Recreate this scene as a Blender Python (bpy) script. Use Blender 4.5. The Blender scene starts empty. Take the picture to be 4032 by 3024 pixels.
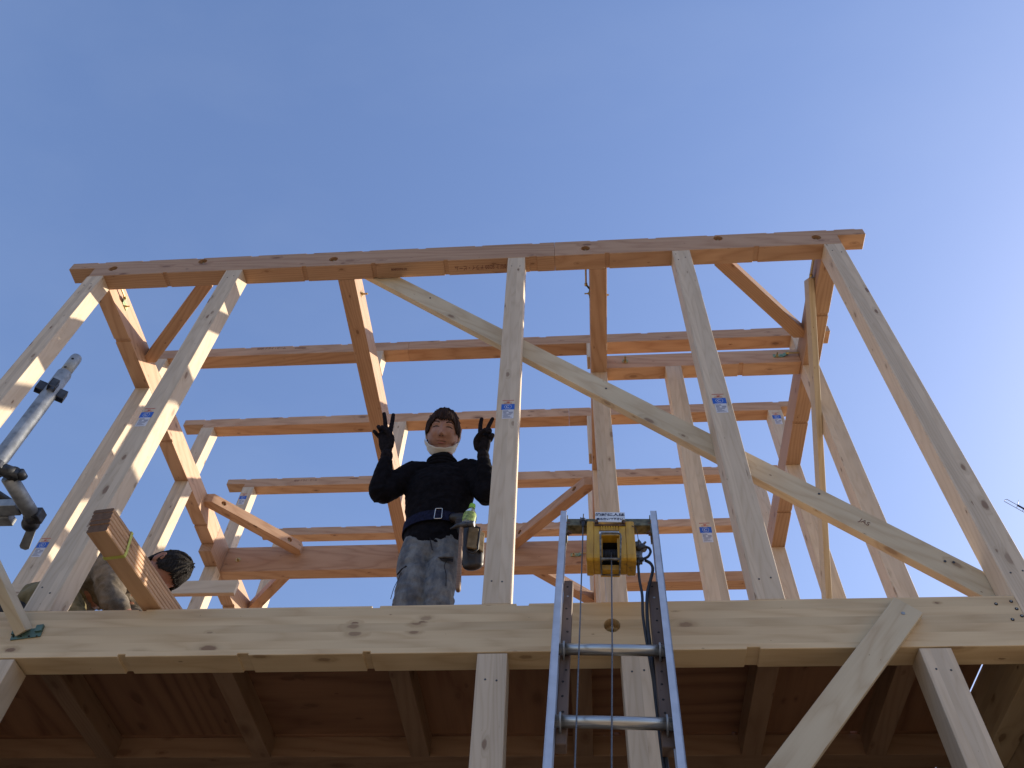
import bpy, bmesh, math, random
from mathutils import Vector, Matrix, noise, Quaternion
random.seed(7)
sc = bpy.context.scene
COL = sc.collection
R = math.radians

# ------------------------------------------------------------------ camera
def camera():
    ax, ay, az = 0.91566163, 0.0549190977, -0.111625886      # pitch, (dummy order fixed below)
    return
PITCH, ROLL, YAW = 0.915661630, 0.0549190977, -0.111625886
cy, sy = math.cos(YAW), math.sin(YAW); cp, sp = math.cos(PITCH), math.sin(PITCH); cr, sr = math.cos(ROLL), math.sin(ROLL)
f = Vector((sy*cp, cy*cp, sp)); r = Vector((cy, -sy, 0)); u = r.cross(f)
r2 = r*cr + u*sr; u2 = -r*sr + u*cr
CAM = Vector((3.01432005, -2.52254061, -1.97800156))
cam = bpy.data.cameras.new("camera"); cam_o = bpy.data.objects.new("camera", cam); COL.objects.link(cam_o)
cam.sensor_width = 36; cam.lens = 3341.57796/4032*36; cam.clip_start = .05; cam.clip_end = 3000
cam_o.matrix_world = Matrix(((r2.x, u2.x, -f.x, CAM.x), (r2.y, u2.y, -f.y, CAM.y), (r2.z, u2.z, -f.z, CAM.z), (0, 0, 0, 1)))
sc.camera = cam_o

# ------------------------------------------------------------------ sky, sun, exposure
SUN = Vector((1, .535, .55)).normalized()
EL = math.asin(SUN.z); AZ = math.atan2(SUN.x, SUN.y)          # azimuth clockwise from +Y
w = bpy.data.worlds.new("World"); sc.world = w; w.use_nodes = True
nt = w.node_tree; N = nt.nodes; L = nt.links
bg = N['Background']
sky = N.new('ShaderNodeTexSky'); sky.sky_type = 'NISHITA'; sky.sun_disc = False
sky.sun_elevation = EL; sky.sun_rotation = AZ
sky.altitude = 0; sky.air_density = 1.55; sky.dust_density = 1.6; sky.ozone_density = 2.6
gam = N.new('ShaderNodeGamma'); gam.inputs[1].default_value = .79; L.new(sky.outputs[0], gam.inputs[0])
wb = N.new('ShaderNodeMix'); wb.data_type = 'RGBA'; wb.blend_type = 'MULTIPLY'; wb.clamp_result = False
wb.inputs[0].default_value = 1; L.new(gam.outputs[0], wb.inputs[6]); wb.inputs[7].default_value = (1.15, 1.28, 1.76, 1)
# faint high cirrus streaks over the whole sky
tcw = N.new('ShaderNodeTexCoord'); mp = N.new('ShaderNodeMapping'); mp.inputs['Scale'].default_value = (2.2, 5.0, 7.0); mp.inputs['Rotation'].default_value = (.3, .2, .9)
L.new(tcw.outputs['Generated'], mp.inputs[0]); cn = N.new('ShaderNodeTexNoise'); cn.inputs['Scale'].default_value = 1.0; cn.inputs['Detail'].default_value = 6; cn.inputs['Roughness'].default_value = .55
L.new(mp.outputs[0], cn.inputs[0]); cr_ = N.new('ShaderNodeMapRange'); cr_.inputs[1].default_value = .45; cr_.inputs[2].default_value = .8; cr_.inputs[3].default_value = 0; cr_.inputs[4].default_value = .05
L.new(cn.outputs[0], cr_.inputs[0]); cm = N.new('ShaderNodeMix'); cm.data_type = 'RGBA'; L.new(cr_.outputs[0], cm.inputs[0]); L.new(wb.outputs[2], cm.inputs[6]); cm.inputs[7].default_value = (5.0, 5.6, 6.4, 1)
L.new(cm.outputs[2], bg.inputs[0]); bg.inputs[1].default_value = .115
sun = bpy.data.lights.new("sun", 'SUN'); sun.energy = 5.0; sun.angle = R(.53); sun.color = (1, .87, .68)
sun_o = bpy.data.objects.new("sun", sun); COL.objects.link(sun_o)
sun_o.rotation_euler = SUN.to_track_quat('Z', 'Y').to_euler(); sun_o.location = (8, 4, 8)
sc.view_settings.view_transform = 'Standard'; sc.view_settings.look = 'None'
sc.view_settings.exposure = 0.45; sc.view_settings.gamma = 1; sc.view_settings.use_curve_mapping = False

# ------------------------------------------------------------------ node helpers / materials
class G:
    def __init__(s, name, rough=.6, metal=0.0):
        s.m = bpy.data.materials.new(name); s.m.use_nodes = True
        s.t = s.m.node_tree; s.b = s.t.nodes['Principled BSDF']
        s.b.inputs['Roughness'].default_value = rough; s.b.inputs['Metallic'].default_value = metal
    def n(s, ty, ins=None, **k):
        x = s.t.nodes.new(ty)
        for a, v in k.items(): setattr(x, a, v)
        for a, v in (ins or {}).items():
            if isinstance(v, bpy.types.NodeSocket): s.t.links.new(v, x.inputs[a])
            else: x.inputs[a].default_value = v
        return x
    def math(s, op, a, b=0.0, c=0.0, clamp=False):
        x = s.n('ShaderNodeMath', {0: a, 1: b, 2: c}, operation=op); x.use_clamp = clamp; return x.outputs[0]
    def vec(s, op, a, b=(0, 0, 0)):
        return s.n('ShaderNodeVectorMath', {0: a, 1: b}, operation=op).outputs[0]
    def ramp(s, v, stops):
        x = s.n('ShaderNodeValToRGB', {0: v}); e = x.color_ramp.elements
        while len(e) < len(stops): e.new(.5)
        for q, (p, c) in zip(e, stops): q.position = p; q.color = (*c, 1) if len(c) == 3 else c
        return x.outputs[0]
    def mix(s, f_, a, b, mode='MIX'):
        x = s.n('ShaderNodeMix', data_type='RGBA', blend_type=mode)
        for i, v in ((0, f_), (6, a), (7, b)):
            if isinstance(v, bpy.types.NodeSocket): s.t.links.new(v, x.inputs[i])
            elif i == 0: x.inputs[0].default_value = v
            else: x.inputs[i].default_value = (*v, 1) if len(v) == 3 else v
        return x.outputs[2]
    def base(s, c):
        if isinstance(c, bpy.types.NodeSocket): s.t.links.new(c, s.b.inputs['Base Color'])
        else: s.b.inputs['Base Color'].default_value = (*c, 1)
    def bump(s, h, st=.2, dist=.002):
        x = s.n('ShaderNodeBump', {'Strength': st, 'Distance': dist, 'Height': h}); s.t.links.new(x.outputs[0], s.b.inputs['Normal'])

def plain(name, c, rough=.6, metal=0.0, var=.12, scale=30, bump=0.0):
    g = G(name, rough, metal)
    tc = g.n('ShaderNodeTexCoord')
    nz = g.n('ShaderNodeTexNoise', {'Vector': tc.outputs['Object'], 'Scale': scale, 'Detail': 5.0})
    lo = tuple(max(0, x*(1-var*2)) for x in c); hi = tuple(min(1, x*(1+var)) for x in c)
    g.base(g.ramp(nz.outputs[0], [(.3, lo), (.7, hi)]))
    if bump: g.bump(nz.outputs[0], bump, .003)
    return g.m

def wood(name, light, dark, ring=95, knot=1.0, knotc=(.16, .075, .035), lam=0.0, lamax='z', contrast=.5, streak=.35, tone=.16):
    """timber whose local X axis runs along the grain"""
    g = G(name, .62)
    tc = g.n('ShaderNodeTexCoord'); P = tc.outputs['Object']; nrm = tc.outputs['Normal']
    oi = g.n('ShaderNodeObjectInfo').outputs['Random']
    off = g.n('ShaderNodeCombineXYZ', {0: g.math('MULTIPLY', oi, 61.0), 1: g.math('MULTIPLY', oi, 7.3), 2: g.math('MULTIPLY', oi, 3.9)}).outputs[0]
    sep0 = g.n('ShaderNodeSeparateXYZ', {0: P})
    if lam:
        ly = g.math('FLOOR', g.math('DIVIDE', g.math('ADD', sep0.outputs[2 if lamax == 'z' else 1], 10.0), lam))
        rnd = g.n('ShaderNodeTexWhiteNoise', {'W': g.math('ADD', ly, g.math('MULTIPLY', oi, 50))}, noise_dimensions='1D').outputs[0]
        off = g.vec('ADD', off, g.n('ShaderNodeCombineXYZ', {0: g.math('MULTIPLY', rnd, 40.0), 1: g.math('MULTIPLY', rnd, 5.0), 2: g.math('MULTIPLY', rnd, .7)}).outputs[0])
    else: rnd = oi
    Q = g.vec('ADD', P, off)
    sep = g.n('ShaderNodeSeparateXYZ', {0: Q})
    x, y, z = sep.outputs
    # knots: lines through the timber, pattern chosen by face direction
    sn = g.n('ShaderNodeSeparateXYZ', {0: nrm})
    az_ = g.math('GREATER_THAN', g.math('ABSOLUTE', sn.outputs[2]), .6)
    lat = g.n('ShaderNodeMix', {0: az_, 2: z, 3: g.math('ADD', y, 3.3)}).outputs[0]
    kv = g.n('ShaderNodeCombineXYZ', {0: g.math('MULTIPLY', x, 4.2), 1: g.math('MULTIPLY', lat, 9.5), 2: 0.0}).outputs[0]
    vo = g.n('ShaderNodeTexVoronoi', {'Vector': kv, 'Scale': 1.0, 'Randomness': 1.0}, voronoi_dimensions='2D')
    kd = g.math('ADD', vo.outputs['Distance'], g.math('MULTIPLY', g.math('SUBTRACT', g.n('ShaderNodeTexNoise', {'Vector': Q, 'Scale': 70.0, 'Detail': 2.0}).outputs[0], .5), .07))
    ksz = g.n('ShaderNodeSeparateXYZ', {0: vo.outputs['Color']}).outputs[0]
    thr = g.math('MULTIPLY', g.math('POWER', ksz, 3.0), .125*knot)
    kn = g.math('DIVIDE', kd, g.math('ADD', thr, .0005))                      # <1 inside knot
    kmask = g.n('ShaderNodeMapRange', {0: kn, 1: .75, 2: 1.15, 3: 1.0, 4: 0.0}).outputs[0]
    khalo = g.n('ShaderNodeMapRange', {0: kn, 1: .9, 2: 2.8, 3: 1.0, 4: 0.0}).outputs[0]
    # growth rings bent around the knots
    warp = g.n('ShaderNodeTexNoise', {'Vector': g.vec('MULTIPLY', Q, (1.3, 9, 9)), 'Scale': 1.0, 'Detail': 3.0}).outputs[0]
    rr = g.n('ShaderNodeVectorMath', {0: g.n('ShaderNodeCombineXYZ', {0: g.math('MULTIPLY', x, .035), 1: g.math('SUBTRACT', g.math('MODULO', y, .9), .37), 2: g.math('SUBTRACT', g.math('MODULO', z, .8), .3)}).outputs[0]}, operation='LENGTH').outputs['Value']
    rr = g.math('ADD', rr, g.math('MULTIPLY', warp, .05))
    rr = g.math('ADD', rr, g.math('MULTIPLY', khalo, .012))
    ph = g.math('FRACT', g.math('MULTIPLY', rr, ring))
    ringv = g.n('ShaderNodeMapRange', {0: g.math('ABSOLUTE', g.math('SUBTRACT', ph, .62)), 1: 0.0, 2: .42, 3: 1.0, 4: 0.0}).outputs[0]
    ringv = g.math('POWER', ringv, 1.6)
    fine = g.n('ShaderNodeTexNoise', {'Vector': g.vec('MULTIPLY', Q, (5, 160, 160)), 'Scale': 1.0, 'Detail': 4.0}).outputs[0]
    big = g.n('ShaderNodeTexNoise', {'Vector': g.vec('MULTIPLY', Q, (1.1, 16, 16)), 'Scale': 1.0, 'Detail': 4.0, 'Roughness': .6}).outputs[0]
    bl = g.n('ShaderNodeTexNoise', {'Vector': g.vec('MULTIPLY', Q, (3, 5, 5)), 'Scale': 1.0, 'Detail': 3.0}).outputs[0]
    fac = g.math('MULTIPLY_ADD', ringv, contrast, g.math('MULTIPLY', g.math('SUBTRACT', big, .42), streak*2.2))
    fac = g.math('ADD', fac, g.math('MULTIPLY', g.math('SUBTRACT', fine, .5), .35), clamp=True)
    c = g.mix(fac, light, dark)
    tn = g.math('ADD', 1-tone, g.math('MULTIPLY', rnd, tone*1.6))
    tn = g.math('MULTIPLY', tn, g.math('ADD', .88, g.math('MULTIPLY', bl, .24)))
    tcol = g.n('ShaderNodeCombineXYZ', {0: tn, 1: tn, 2: tn}).outputs[0]
    c = g.mix(1.0, c, tcol, 'MULTIPLY')
    c = g.mix(g.math('MULTIPLY', khalo, .38), c, tuple(d*.75 for d in dark))
    c = g.mix(g.math('MULTIPLY', kmask, g.math('ADD', .35, g.math('MULTIPLY', g.n('ShaderNodeSeparateXYZ', {0: vo.outputs['Color']}).outputs[1], .5))), c, knotc)
    g.base(c)
    g.bump(g.math('SUBTRACT', fine, g.math('MULTIPLY', ringv, .4)), .12, .001)
    return g.m

M = {}
M['post'] = wood('whitewood post', (.62, .505, .37), (.45, .33, .205), ring=120, knot=.95, contrast=.33, streak=.28, lam=.0262, lamax='y', tone=.12)
M['fir'] = wood('fir beam', (.53, .335, .205), (.35, .18, .09), ring=80, knot=1.0, contrast=.5, streak=.4, tone=.2)
M['girder'] = wood('laminated girder', (.64, .49, .295), (.44, .29, .145), ring=60, knot=1.15, contrast=.42, streak=.4, lam=.0353, lamax='z', tone=.13)
M['stud'] = wood('pale brace', (.60, .50, .34), (.42, .30, .175), ring=90, knot=1.0, contrast=.42, streak=.3, tone=.1)
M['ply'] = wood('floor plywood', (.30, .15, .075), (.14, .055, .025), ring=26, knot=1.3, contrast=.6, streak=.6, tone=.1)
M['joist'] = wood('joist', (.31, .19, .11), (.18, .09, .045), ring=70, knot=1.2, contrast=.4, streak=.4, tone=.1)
M['oldwood'] = wood('weathered batten', (.17, .115, .085), (.075, .045, .032), ring=90, knot=.6, contrast=.6, streak=.8, tone=.1)
M['board'] = wood('bundled board', (.58, .35, .19), (.38, .185, .085), ring=80, knot=.8, contrast=.4, streak=.4, tone=.22); M['endgrain_shade'] = plain('board end grain with shade', (.15, .085, .05), .9, var=.12, scale=60)  # board ends: darker cut wood, with their shade painted in too
M['zinc'] = plain('gold zinc bolt', (.55, .43, .2), .35, .9)
M['bracket'] = plain('green gold zinc plate', (.30, .38, .2), .35, .8, var=.3, scale=60)
M['green'] = plain('painted green plate', (.10, .17, .14), .5, .3)
M['dark'] = plain('dark hollow', (.02, .015, .012), .8)
M['alu'] = plain('brushed aluminium', (.60, .62, .66), .42, .45, var=.06, scale=25)
def _alu_r():
    g = G('aluminium rung', .3, .85); tc = g.n('ShaderNodeTexCoord')
    nz = g.n('ShaderNodeTexNoise', {'Vector': g.vec('MULTIPLY', tc.outputs['Object'], (6, 300, 300)), 'Scale': 1.0, 'Detail': 3.0})
    g.base(g.ramp(nz.outputs[0], [(.3, (.35, .34, .31)), (.7, (.62, .6, .56))])); g.bump(nz.outputs[0], .3, .001); return g.m
M['rung'] = _alu_r()
def _galv():
    g = G('galvanised steel', .55, .55); tc = g.n('ShaderNodeTexCoord')
    a = g.n('ShaderNodeTexNoise', {'Vector': tc.outputs['Object'], 'Scale': 14.0, 'Detail': 6.0, 'Roughness': .65})
    b = g.n('ShaderNodeTexVoronoi', {'Vector': tc.outputs['Object'], 'Scale': 55.0})
    c = g.ramp(a.outputs[0], [(.32, (.13, .135, .14)), (.68, (.40, .42, .43))])
    c = g.mix(g.math('MULTIPLY', b.outputs['Distance'], .35), c, (.55, .57, .58)); g.base(c); g.bump(a.outputs[0], .2, .002); return g.m
M['galv'] = _galv()
M['galvdark'] = plain('worn dark steel', (.075, .078, .085), .5, .6, var=.3, scale=40)
def _yellow():
    g = G('worn yellow paint', .42); tc = g.n('ShaderNodeTexCoord')
    a = g.n('ShaderNodeTexNoise', {'Vector': tc.outputs['Object'], 'Scale': 22.0, 'Detail': 8.0, 'Roughness': .7})
    b = g.n('ShaderNodeTexNoise', {'Vector': g.vec('MULTIPLY', tc.outputs['Object'], (60, 60, 9)), 'Scale': 1.0, 'Detail': 4.0})
    c = g.ramp(b.outputs[0], [(.3, (.42, .215, .012)), (.7, (.62, .34, .022))])
    c = g.mix(g.ramp(a.outputs[0], [(.62, (0, 0, 0)), (.72, (1, 1, 1))]), c, (.16, .085, .02)); g.base(c); g.bump(a.outputs[0], .1, .002); return g.m
M['yellow'] = _yellow()
M['olive'] = plain('dirty olive steel', (.16, .145, .085), .6, .3, var=.35, scale=50)
M['black'] = plain('black rubber', (.02, .02, .022), .5, bump=.1)
M['rope'] = plain('steel wire rope', (.16, .16, .165), .45, .6, var=.3, scale=400)
M['gray'] = plain('cast grey metal', (.2, .19, .17), .5, .5, var=.4, scale=60)
M['rust'] = plain('rusty brown steel', (.14, .075, .045), .75, .1, var=.5, scale=70, bump=.3)
M['signwhite'] = plain('white sign plate', (.66, .69, .72), .45, var=.08)
M['ink'] = plain('dark ink', (.02, .022, .07), .6)
M['print'] = plain('brown stamp ink', (.17, .075, .05), .7)
M['blue'] = plain('sticker blue', (.018, .11, .50), .4, var=.03)
M['label'] = plain('sticker white', (.62, .62, .66), .4, var=.03)
M['labelgrey'] = plain('sticker small print', (.22, .24, .34), .5)
M['red'] = plain('sticker red', (.50, .06, .05), .5)
M['band'] = plain('yellow strap', (.55, .55, .10), .4, var=.05)
M['ground'] = plain('dry trodden soil', (.36, .285, .20), .95, var=.25, scale=1.2, bump=.4)
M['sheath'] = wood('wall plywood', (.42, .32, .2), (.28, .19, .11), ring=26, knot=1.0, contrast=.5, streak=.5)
M['antenna'] = plain('antenna aluminium', (.30, .32, .36), .4, .6)
M['insul'] = plain('antenna dark plastic', (.02, .018, .05), .5)

# ------------------------------------------------------------------ object helpers
WM = {}
def wm(o):
    if o.name in WM: return WM[o.name]
    return Matrix.Identity(4)
def place(o, mat, parent=None):
    """world matrix mat, kept when parented"""
    WM[o.name] = mat.copy()
    if parent is not None:
        o.parent = parent; o.matrix_parent_inverse = Matrix.Identity(4); o.matrix_basis = wm(parent).inverted() @ mat
    else: o.matrix_basis = mat
def newobj(name, me, mat=None, parent=None, mw=None):
    o = bpy.data.objects.new(name, me); COL.objects.link(o)
    if mat is not None and me is not None:
        for m_ in (mat if isinstance(mat, (list, tuple)) else [mat]): me.materials.append(m_)
    place(o, mw if mw is not None else Matrix.Identity(4), parent)
    return o
def tag(o, label=None, cat=None, group=None, kind=None):
    if label: o['label'] = label
    if cat: o['category'] = cat
    if group: o['group'] = group
    if kind: o['kind'] = kind
def thing(name, loc, label, cat, group=None):
    o = newobj(name, None, None, None, Matrix.Translation(loc)); o.empty_display_size = .2; tag(o, label, cat, group); return o
def mesh(bm, name='mesh', smooth=False):
    me = bpy.data.meshes.new(name); bmesh.ops.recalc_face_normals(bm, faces=bm.faces[:]); bm.to_mesh(me); bm.free()
    if smooth:
        for p in me.polygons: p.use_smooth = True
    return me
def box(bm, lo, hi, mat=None, mi=0):
    vs = [bm.verts.new((x, y, z)) for x in (lo[0], hi[0]) for y in (lo[1], hi[1]) for z in (lo[2], hi[2])]
    if mat is not None:
        for v in vs: v.co = mat @ v.co
    for q in ((0, 1, 3, 2), (4, 6, 7, 5), (0, 4, 5, 1), (2, 3, 7, 6), (0, 2, 6, 4), (1, 5, 7, 3)):
        fc = bm.faces.new([vs[i] for i in q]); fc.material_index = mi
    return vs
def tube(bm, pts, rad, seg=10, cap=True, mi=0, squash=1.0):
    pts = [Vector(p) for p in pts]; n = len(pts)
    rads = rad if isinstance(rad, (list, tuple)) else [rad]*n
    rings = []; prev = None
    for i, p in enumerate(pts):
        t = (pts[min(i+1, n-1)]-pts[max(i-1, 0)]).normalized()
        if prev is None:
            a = Vector((0, 0, 1)) if abs(t.z) < .9 else Vector((1, 0, 0)); a = (a-t*a.dot(t)).normalized()
        else: a = (prev-t*prev.dot(t)).normalized()
        prev = a; b = t.cross(a)
        rings.append([bm.verts.new(p+(a*math.cos(q)+b*math.sin(q)*squash)*rads[i]) for q in [2*math.pi*k/seg for k in range(seg)]])
    for i in range(n-1):
        for k in range(seg):
            fc = bm.faces.new((rings[i][k], rings[i][(k+1) % seg], rings[i+1][(k+1) % seg], rings[i+1][k])); fc.material_index = mi
    if cap:
        for rg in (rings[0], rings[-1]):
            fc = bm.faces.new(rg); fc.material_index = mi
def bevel(o, wd=.002, seg=1):
    m_ = o.modifiers.new('bevel', 'BEVEL'); m_.width = wd; m_.segments = seg; m_.limit_method = 'ANGLE'; m_.angle_limit = R(40)
def evaluate(o):
    """bake the modifiers into the mesh"""
    dg = bpy.context.evaluated_depsgraph_get(); e = o.evaluated_get(dg)
    me = bpy.data.meshes.new_from_object(e); o.modifiers.clear(); old = o.data; o.data = me; bpy.data.meshes.remove(old)
def bore(o, cutters):
    """sink round holes: cutters = (point, direction, radius, depth) in world space"""
    bm = bmesh.new(); inv = wm(o).inverted()
    for p, d, rad, dep in cutters:
        p = Vector(p); d = Vector(d).normalized()
        tube(bm, [inv @ (p-d*.02), inv @ (p+d*dep)], rad, 20)
    c = bpy.data.objects.new('cutter', mesh(bm)); COL.objects.link(c); c.matrix_world = o.matrix_world.copy()
    c.matrix_world = wm(o)
    bpy.context.view_layer.update()
    b = o.modifiers.new('bore', 'BOOLEAN'); b.object = c; b.operation = 'DIFFERENCE'; b.solver = 'EXACT'
    evaluate(o); me = c.data; bpy.data.objects.remove(c); bpy.data.meshes.remove(me)
def frame_of(a, b, up=(0, 0, 1)):
    a = Vector(a); b = Vector(b); X = (b-a).normalized(); U = Vector(up)
    Z = (U-X*U.dot(X))
    if Z.length < 1e-4: U = Vector((0, 1, 0)); Z = (U-X*U.dot(X))
    Z.normalize(); Y = Z.cross(X)
    c = (a+b)/2
    return Matrix(((X.x, Y.x, Z.x, c.x), (X.y, Y.y, Z.y, c.y), (X.z, Y.z, Z.z, c.z), (0, 0, 0, 1)))
def timber(name, a, b, wy, hz, mat, parent, up=(0, 0, 1), bev=.002):
    """squared timber from a to b (centre line); wy across, hz along up"""
    m = frame_of(a, b, up); ln = (Vector(b)-Vector(a)).length
    bm = bmesh.new(); box(bm, (-ln/2, -wy/2, -hz/2), (ln/2, wy/2, hz/2))
    o = newobj(name, mesh(bm, name), mat, parent, m)
    if bev: bevel(o, bev)
    return o
def profile(name, x0, x1, y0, y1, z0, z1, mat, parent, top=(), bot=(), lip=None, axis='x'):
    """beam along X (or Y) with notches: top/bot = (start, end, depth), lip = (left, right, z) shallower overhangs"""
    lx, rx, lz = lip if lip else (None, None, None)
    bx = {x0, x1}
    for q0, q1, _ in list(top)+list(bot):
        for q in (q0, q1):
            if x0+1e-4 < q < x1-1e-4: bx.add(q)
    for q in (lx, rx):
        if q is not None: bx.add(q)
    bx = sorted(bx); xs_ = [bx[0]]
    for q in bx[1:]:
        if q-xs_[-1] > .0015 or q == x1: xs_.append(q)
    iv = []
    for i in range(len(xs_)-1):
        m_ = (xs_[i]+xs_[i+1])/2; zt = z1; zb = z0
        for q0, q1, d in top:
            if q0 < m_ < q1: zt = z1-d
        for q0, q1, d in bot:
            if q0 < m_ < q1: zb = z0+d
        if lx is not None and m_ < lx: zb = lz
        if rx is not None and m_ > rx: zb = lz
        iv.append((zb, zt))
    xc, yc, zc = (x0+x1)/2, (y0+y1)/2, (z0+z1)/2
    bm = bmesh.new(); cache = {}
    def V(x, y, z):
        k = (round(x, 5), round(y, 5), round(z, 5))
        if k not in cache: cache[k] = bm.verts.new((x-xc, y-yc, z-zc))
        return cache[k]
    lev = [sorted(set(([] if i == 0 else list(iv[i-1]))+([] if i == len(iv) else list(iv[i])))) for i in range(len(iv)+1)]
    for i, (zb, zt) in enumerate(iv):
        xa, xb = xs_[i], xs_[i+1]
        la = [z for z in lev[i] if zb <= z <= zt]; lb = [z for z in lev[i+1] if zb <= z <= zt]
        for y in (y0, y1): bm.faces.new([V(xa, y, z) for z in la]+[V(xb, y, z) for z in reversed(lb)])
        bm.faces.new((V(xa, y0, zt), V(xb, y0, zt), V(xb, y1, zt), V(xa, y1, zt))); bm.faces.new((V(xa, y0, zb), V(xb, y0, zb), V(xb, y1, zb), V(xa, y1, zb)))
    for i in range(len(xs_)):
        L_ = iv[i-1] if i else None; R_ = iv[i] if i < len(iv) else None; x = xs_[i]
        for za, zb_ in zip(lev[i][:-1], lev[i][1:]):
            inL = L_ and L_[0] <= za and zb_ <= L_[1]; inR = R_ and R_[0] <= za and zb_ <= R_[1]
            if bool(inL) != bool(inR): bm.faces.new((V(x, y0, za), V(x, y1, za), V(x, y1, zb_), V(x, y0, zb_)))
    m = Matrix.Translation((xc, yc, zc))
    if axis == 'y': m = Matrix(((0, -1, 0, yc), (1, 0, 0, xc), (0, 0, 1, zc), (0, 0, 0, 1)))
    o = newobj(name, mesh(bm, name), mat, parent, m); bevel(o, .0018)
    return o
def text(name, body, size, mat, parent, mw, th=.0004, bold=0.0, sx=1.0):
    c = bpy.data.curves.new(name, 'FONT'); c.body = body; c.size = size; c.align_x = 'CENTER'; c.align_y = 'CENTER'; c.extrude = th; c.offset = bold
    t = bpy.data.objects.new(name, c); COL.objects.link(t); bpy.context.view_layer.update()
    me = bpy.data.meshes.new_from_object(t.evaluated_get(bpy.context.evaluated_depsgraph_get())); bpy.data.objects.remove(t)
    me.materials.clear()
    return newobj(name, me, mat, parent, mw @ Matrix.Diagonal((sx, 1, 1, 1)))
def basis(o, X, Y, Z):
    return Matrix(((X[0], Y[0], Z[0], o[0]), (X[1], Y[1], Z[1], o[1]), (X[2], Y[2], Z[2], o[2]), (0, 0, 0, 1)))

def bolt_mesh(rw=.022, rh=.008, ln=.012):
    bm = bmesh.new(); tube(bm, [(0, 0, 0), (0, 0, .0035)], rw, 16); tube(bm, [(0, 0, .0034), (0, 0, .011)], rh*1.5, 6); tube(bm, [(0, 0, .0109), (0, 0, .011+ln)], rh*.8, 8)
    return mesh(bm, 'bolt')
BOLT = bolt_mesh(); BOLT.materials.append(M['zinc']); BOLTL = bolt_mesh(.022, .008, .03); BOLTL.materials.append(M['zinc'])
def bolt(p, d, parent, me=None, s=1.0):
    d = Vector(d).normalized(); q = d.to_track_quat('Z', 'Y').to_matrix().to_4x4()
    return newobj('bolt', me or BOLT, None, parent, Matrix.Translation(p) @ q @ Matrix.Scale(s, 4))

# ================================================================== SETTING
bm = bmesh.new()
for i in range(-12, 13):
    pass
GZ = -3.40
S = 900
vs = [bm.verts.new((x, y, GZ)) for x, y in ((-S, -S), (S, -S), (S, S), (-S, S))]; bm.faces.new(vs)
gr = newobj('ground', mesh(bm, 'ground'), M['ground']); tag(gr, kind='structure')
bm = bmesh.new(); box(bm, (-.4, -.12, GZ), (4.95, 6.0, GZ+.35))
fd = newobj('foundation', mesh(bm, 'foundation'), plain('grey concrete', (.3, .29, .27), .9, scale=8)); tag(fd, kind='structure')

# ================================================================== HOUSE FRAME
W = .105
H = thing('house_frame', (2.33, 2.0, GZ+.35), 'unfinished timber house frame of pale posts and reddish beams open to the blue sky', 'house frame')
FB = GZ+.35
def post(x, y, z0, z1, mat='post', wd=W, lab=None):
    o = timber('post', (x+wd/2, y+wd/2, z0), (x+wd/2, y+wd/2, z1), wd, wd, M[mat], H, up=(0, 1, 0))
    if lab: o['label'] = lab
    return o
T0 = 2.594
P1 = post(0, 0, 0, T0); P2 = post(.90, 0, 0, T0); P3 = post(2.664, 0, 0, T0); P4 = post(3.655, 0, 0, T0)
P5 = post(4.55, 0, FB, T0, lab='long corner post at the right end of the front wall')
PL2 = post(0, .893, .024, T0); PL3 = post(0, 1.787, .024, T0); PL4 = post(0, 2.665, .024, 2.51)
PR2 = post(4.55, .893, .024, T0); PR3 = post(4.55, 1.787, .024, T0); PR4 = post(4.55, 2.665, .024, T0)
PC1 = post(3.16, .893, .024, T0); PC2 = post(3.16, 1.787, .024, T0); PC3 = post(3.16, 2.665, .024, 2.512)
PB = post(3.656, .893, .024, 2.637)
# first floor posts
post(0, 0, FB, -.211); Q1 = post(.875, 0, FB, -.211); Q2 = post(2.662, 0, FB, -.211); Q3 = post(3.158, 0, FB, -.211); Q4 = post(4.154, 0, FB, -.211)
for yy in (1.787, 3.6, 5.4):
    post(4.55, yy, FB, -.211); post(0, yy, FB, -.211)
# ---- eave beam over the front wall (two lengths), rafter seats every .3585
def seats(x0, x1, d=.008):
    out = [(-.0, .048, d)] if x0 < 0 else []
    k = 0
    while True:
        s = .296+.3593*k
        if s > x1-.02: break
        if s > x0+.02 and s+.045 < x1-.005: out.append((s, s+.045, d))
        k += 1
    return out
E1 = profile('eave_beam', -.168, 2.948, 0, W, T0, 2.768, M['fir'], H, top=seats(-.168, 2.948), bot=[(.488, .515, .01), (1.378, 1.405, .01), (1.815, 1.843, .01), (2.266, 2.293, .01), (2.794, 2.841, .006)], lip=(.006, None, 2.695))
E2 = profile('eave_beam', 2.949, 4.822, 0, W, T0, 2.768, M['fir'], H, top=seats(2.95, 4.79)+[(4.777, 4.9, .006)], bot=[(3.252, 3.281, .01), (4.142, 4.172, .01)], lip=(None, 4.655, 2.695))
holes = [(.132, 2.681), (.707, 2.723), (1.565, 2.676), (3.138, 2.671), (3.949, 2.724), (4.527, 2.680)]
bore(E1, [((x, 0, z), (0, 1, 0), .0285, .03) for x, z in holes[:3]]); bore(E2, [((x, 0, z), (0, 1, 0), .0285, .03) for x, z in holes[3:]])
for i, (x, z) in enumerate(holes): bolt((x, .031, z), (0, -1, 0), E1 if i < 3 else E2, s=.85)
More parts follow.
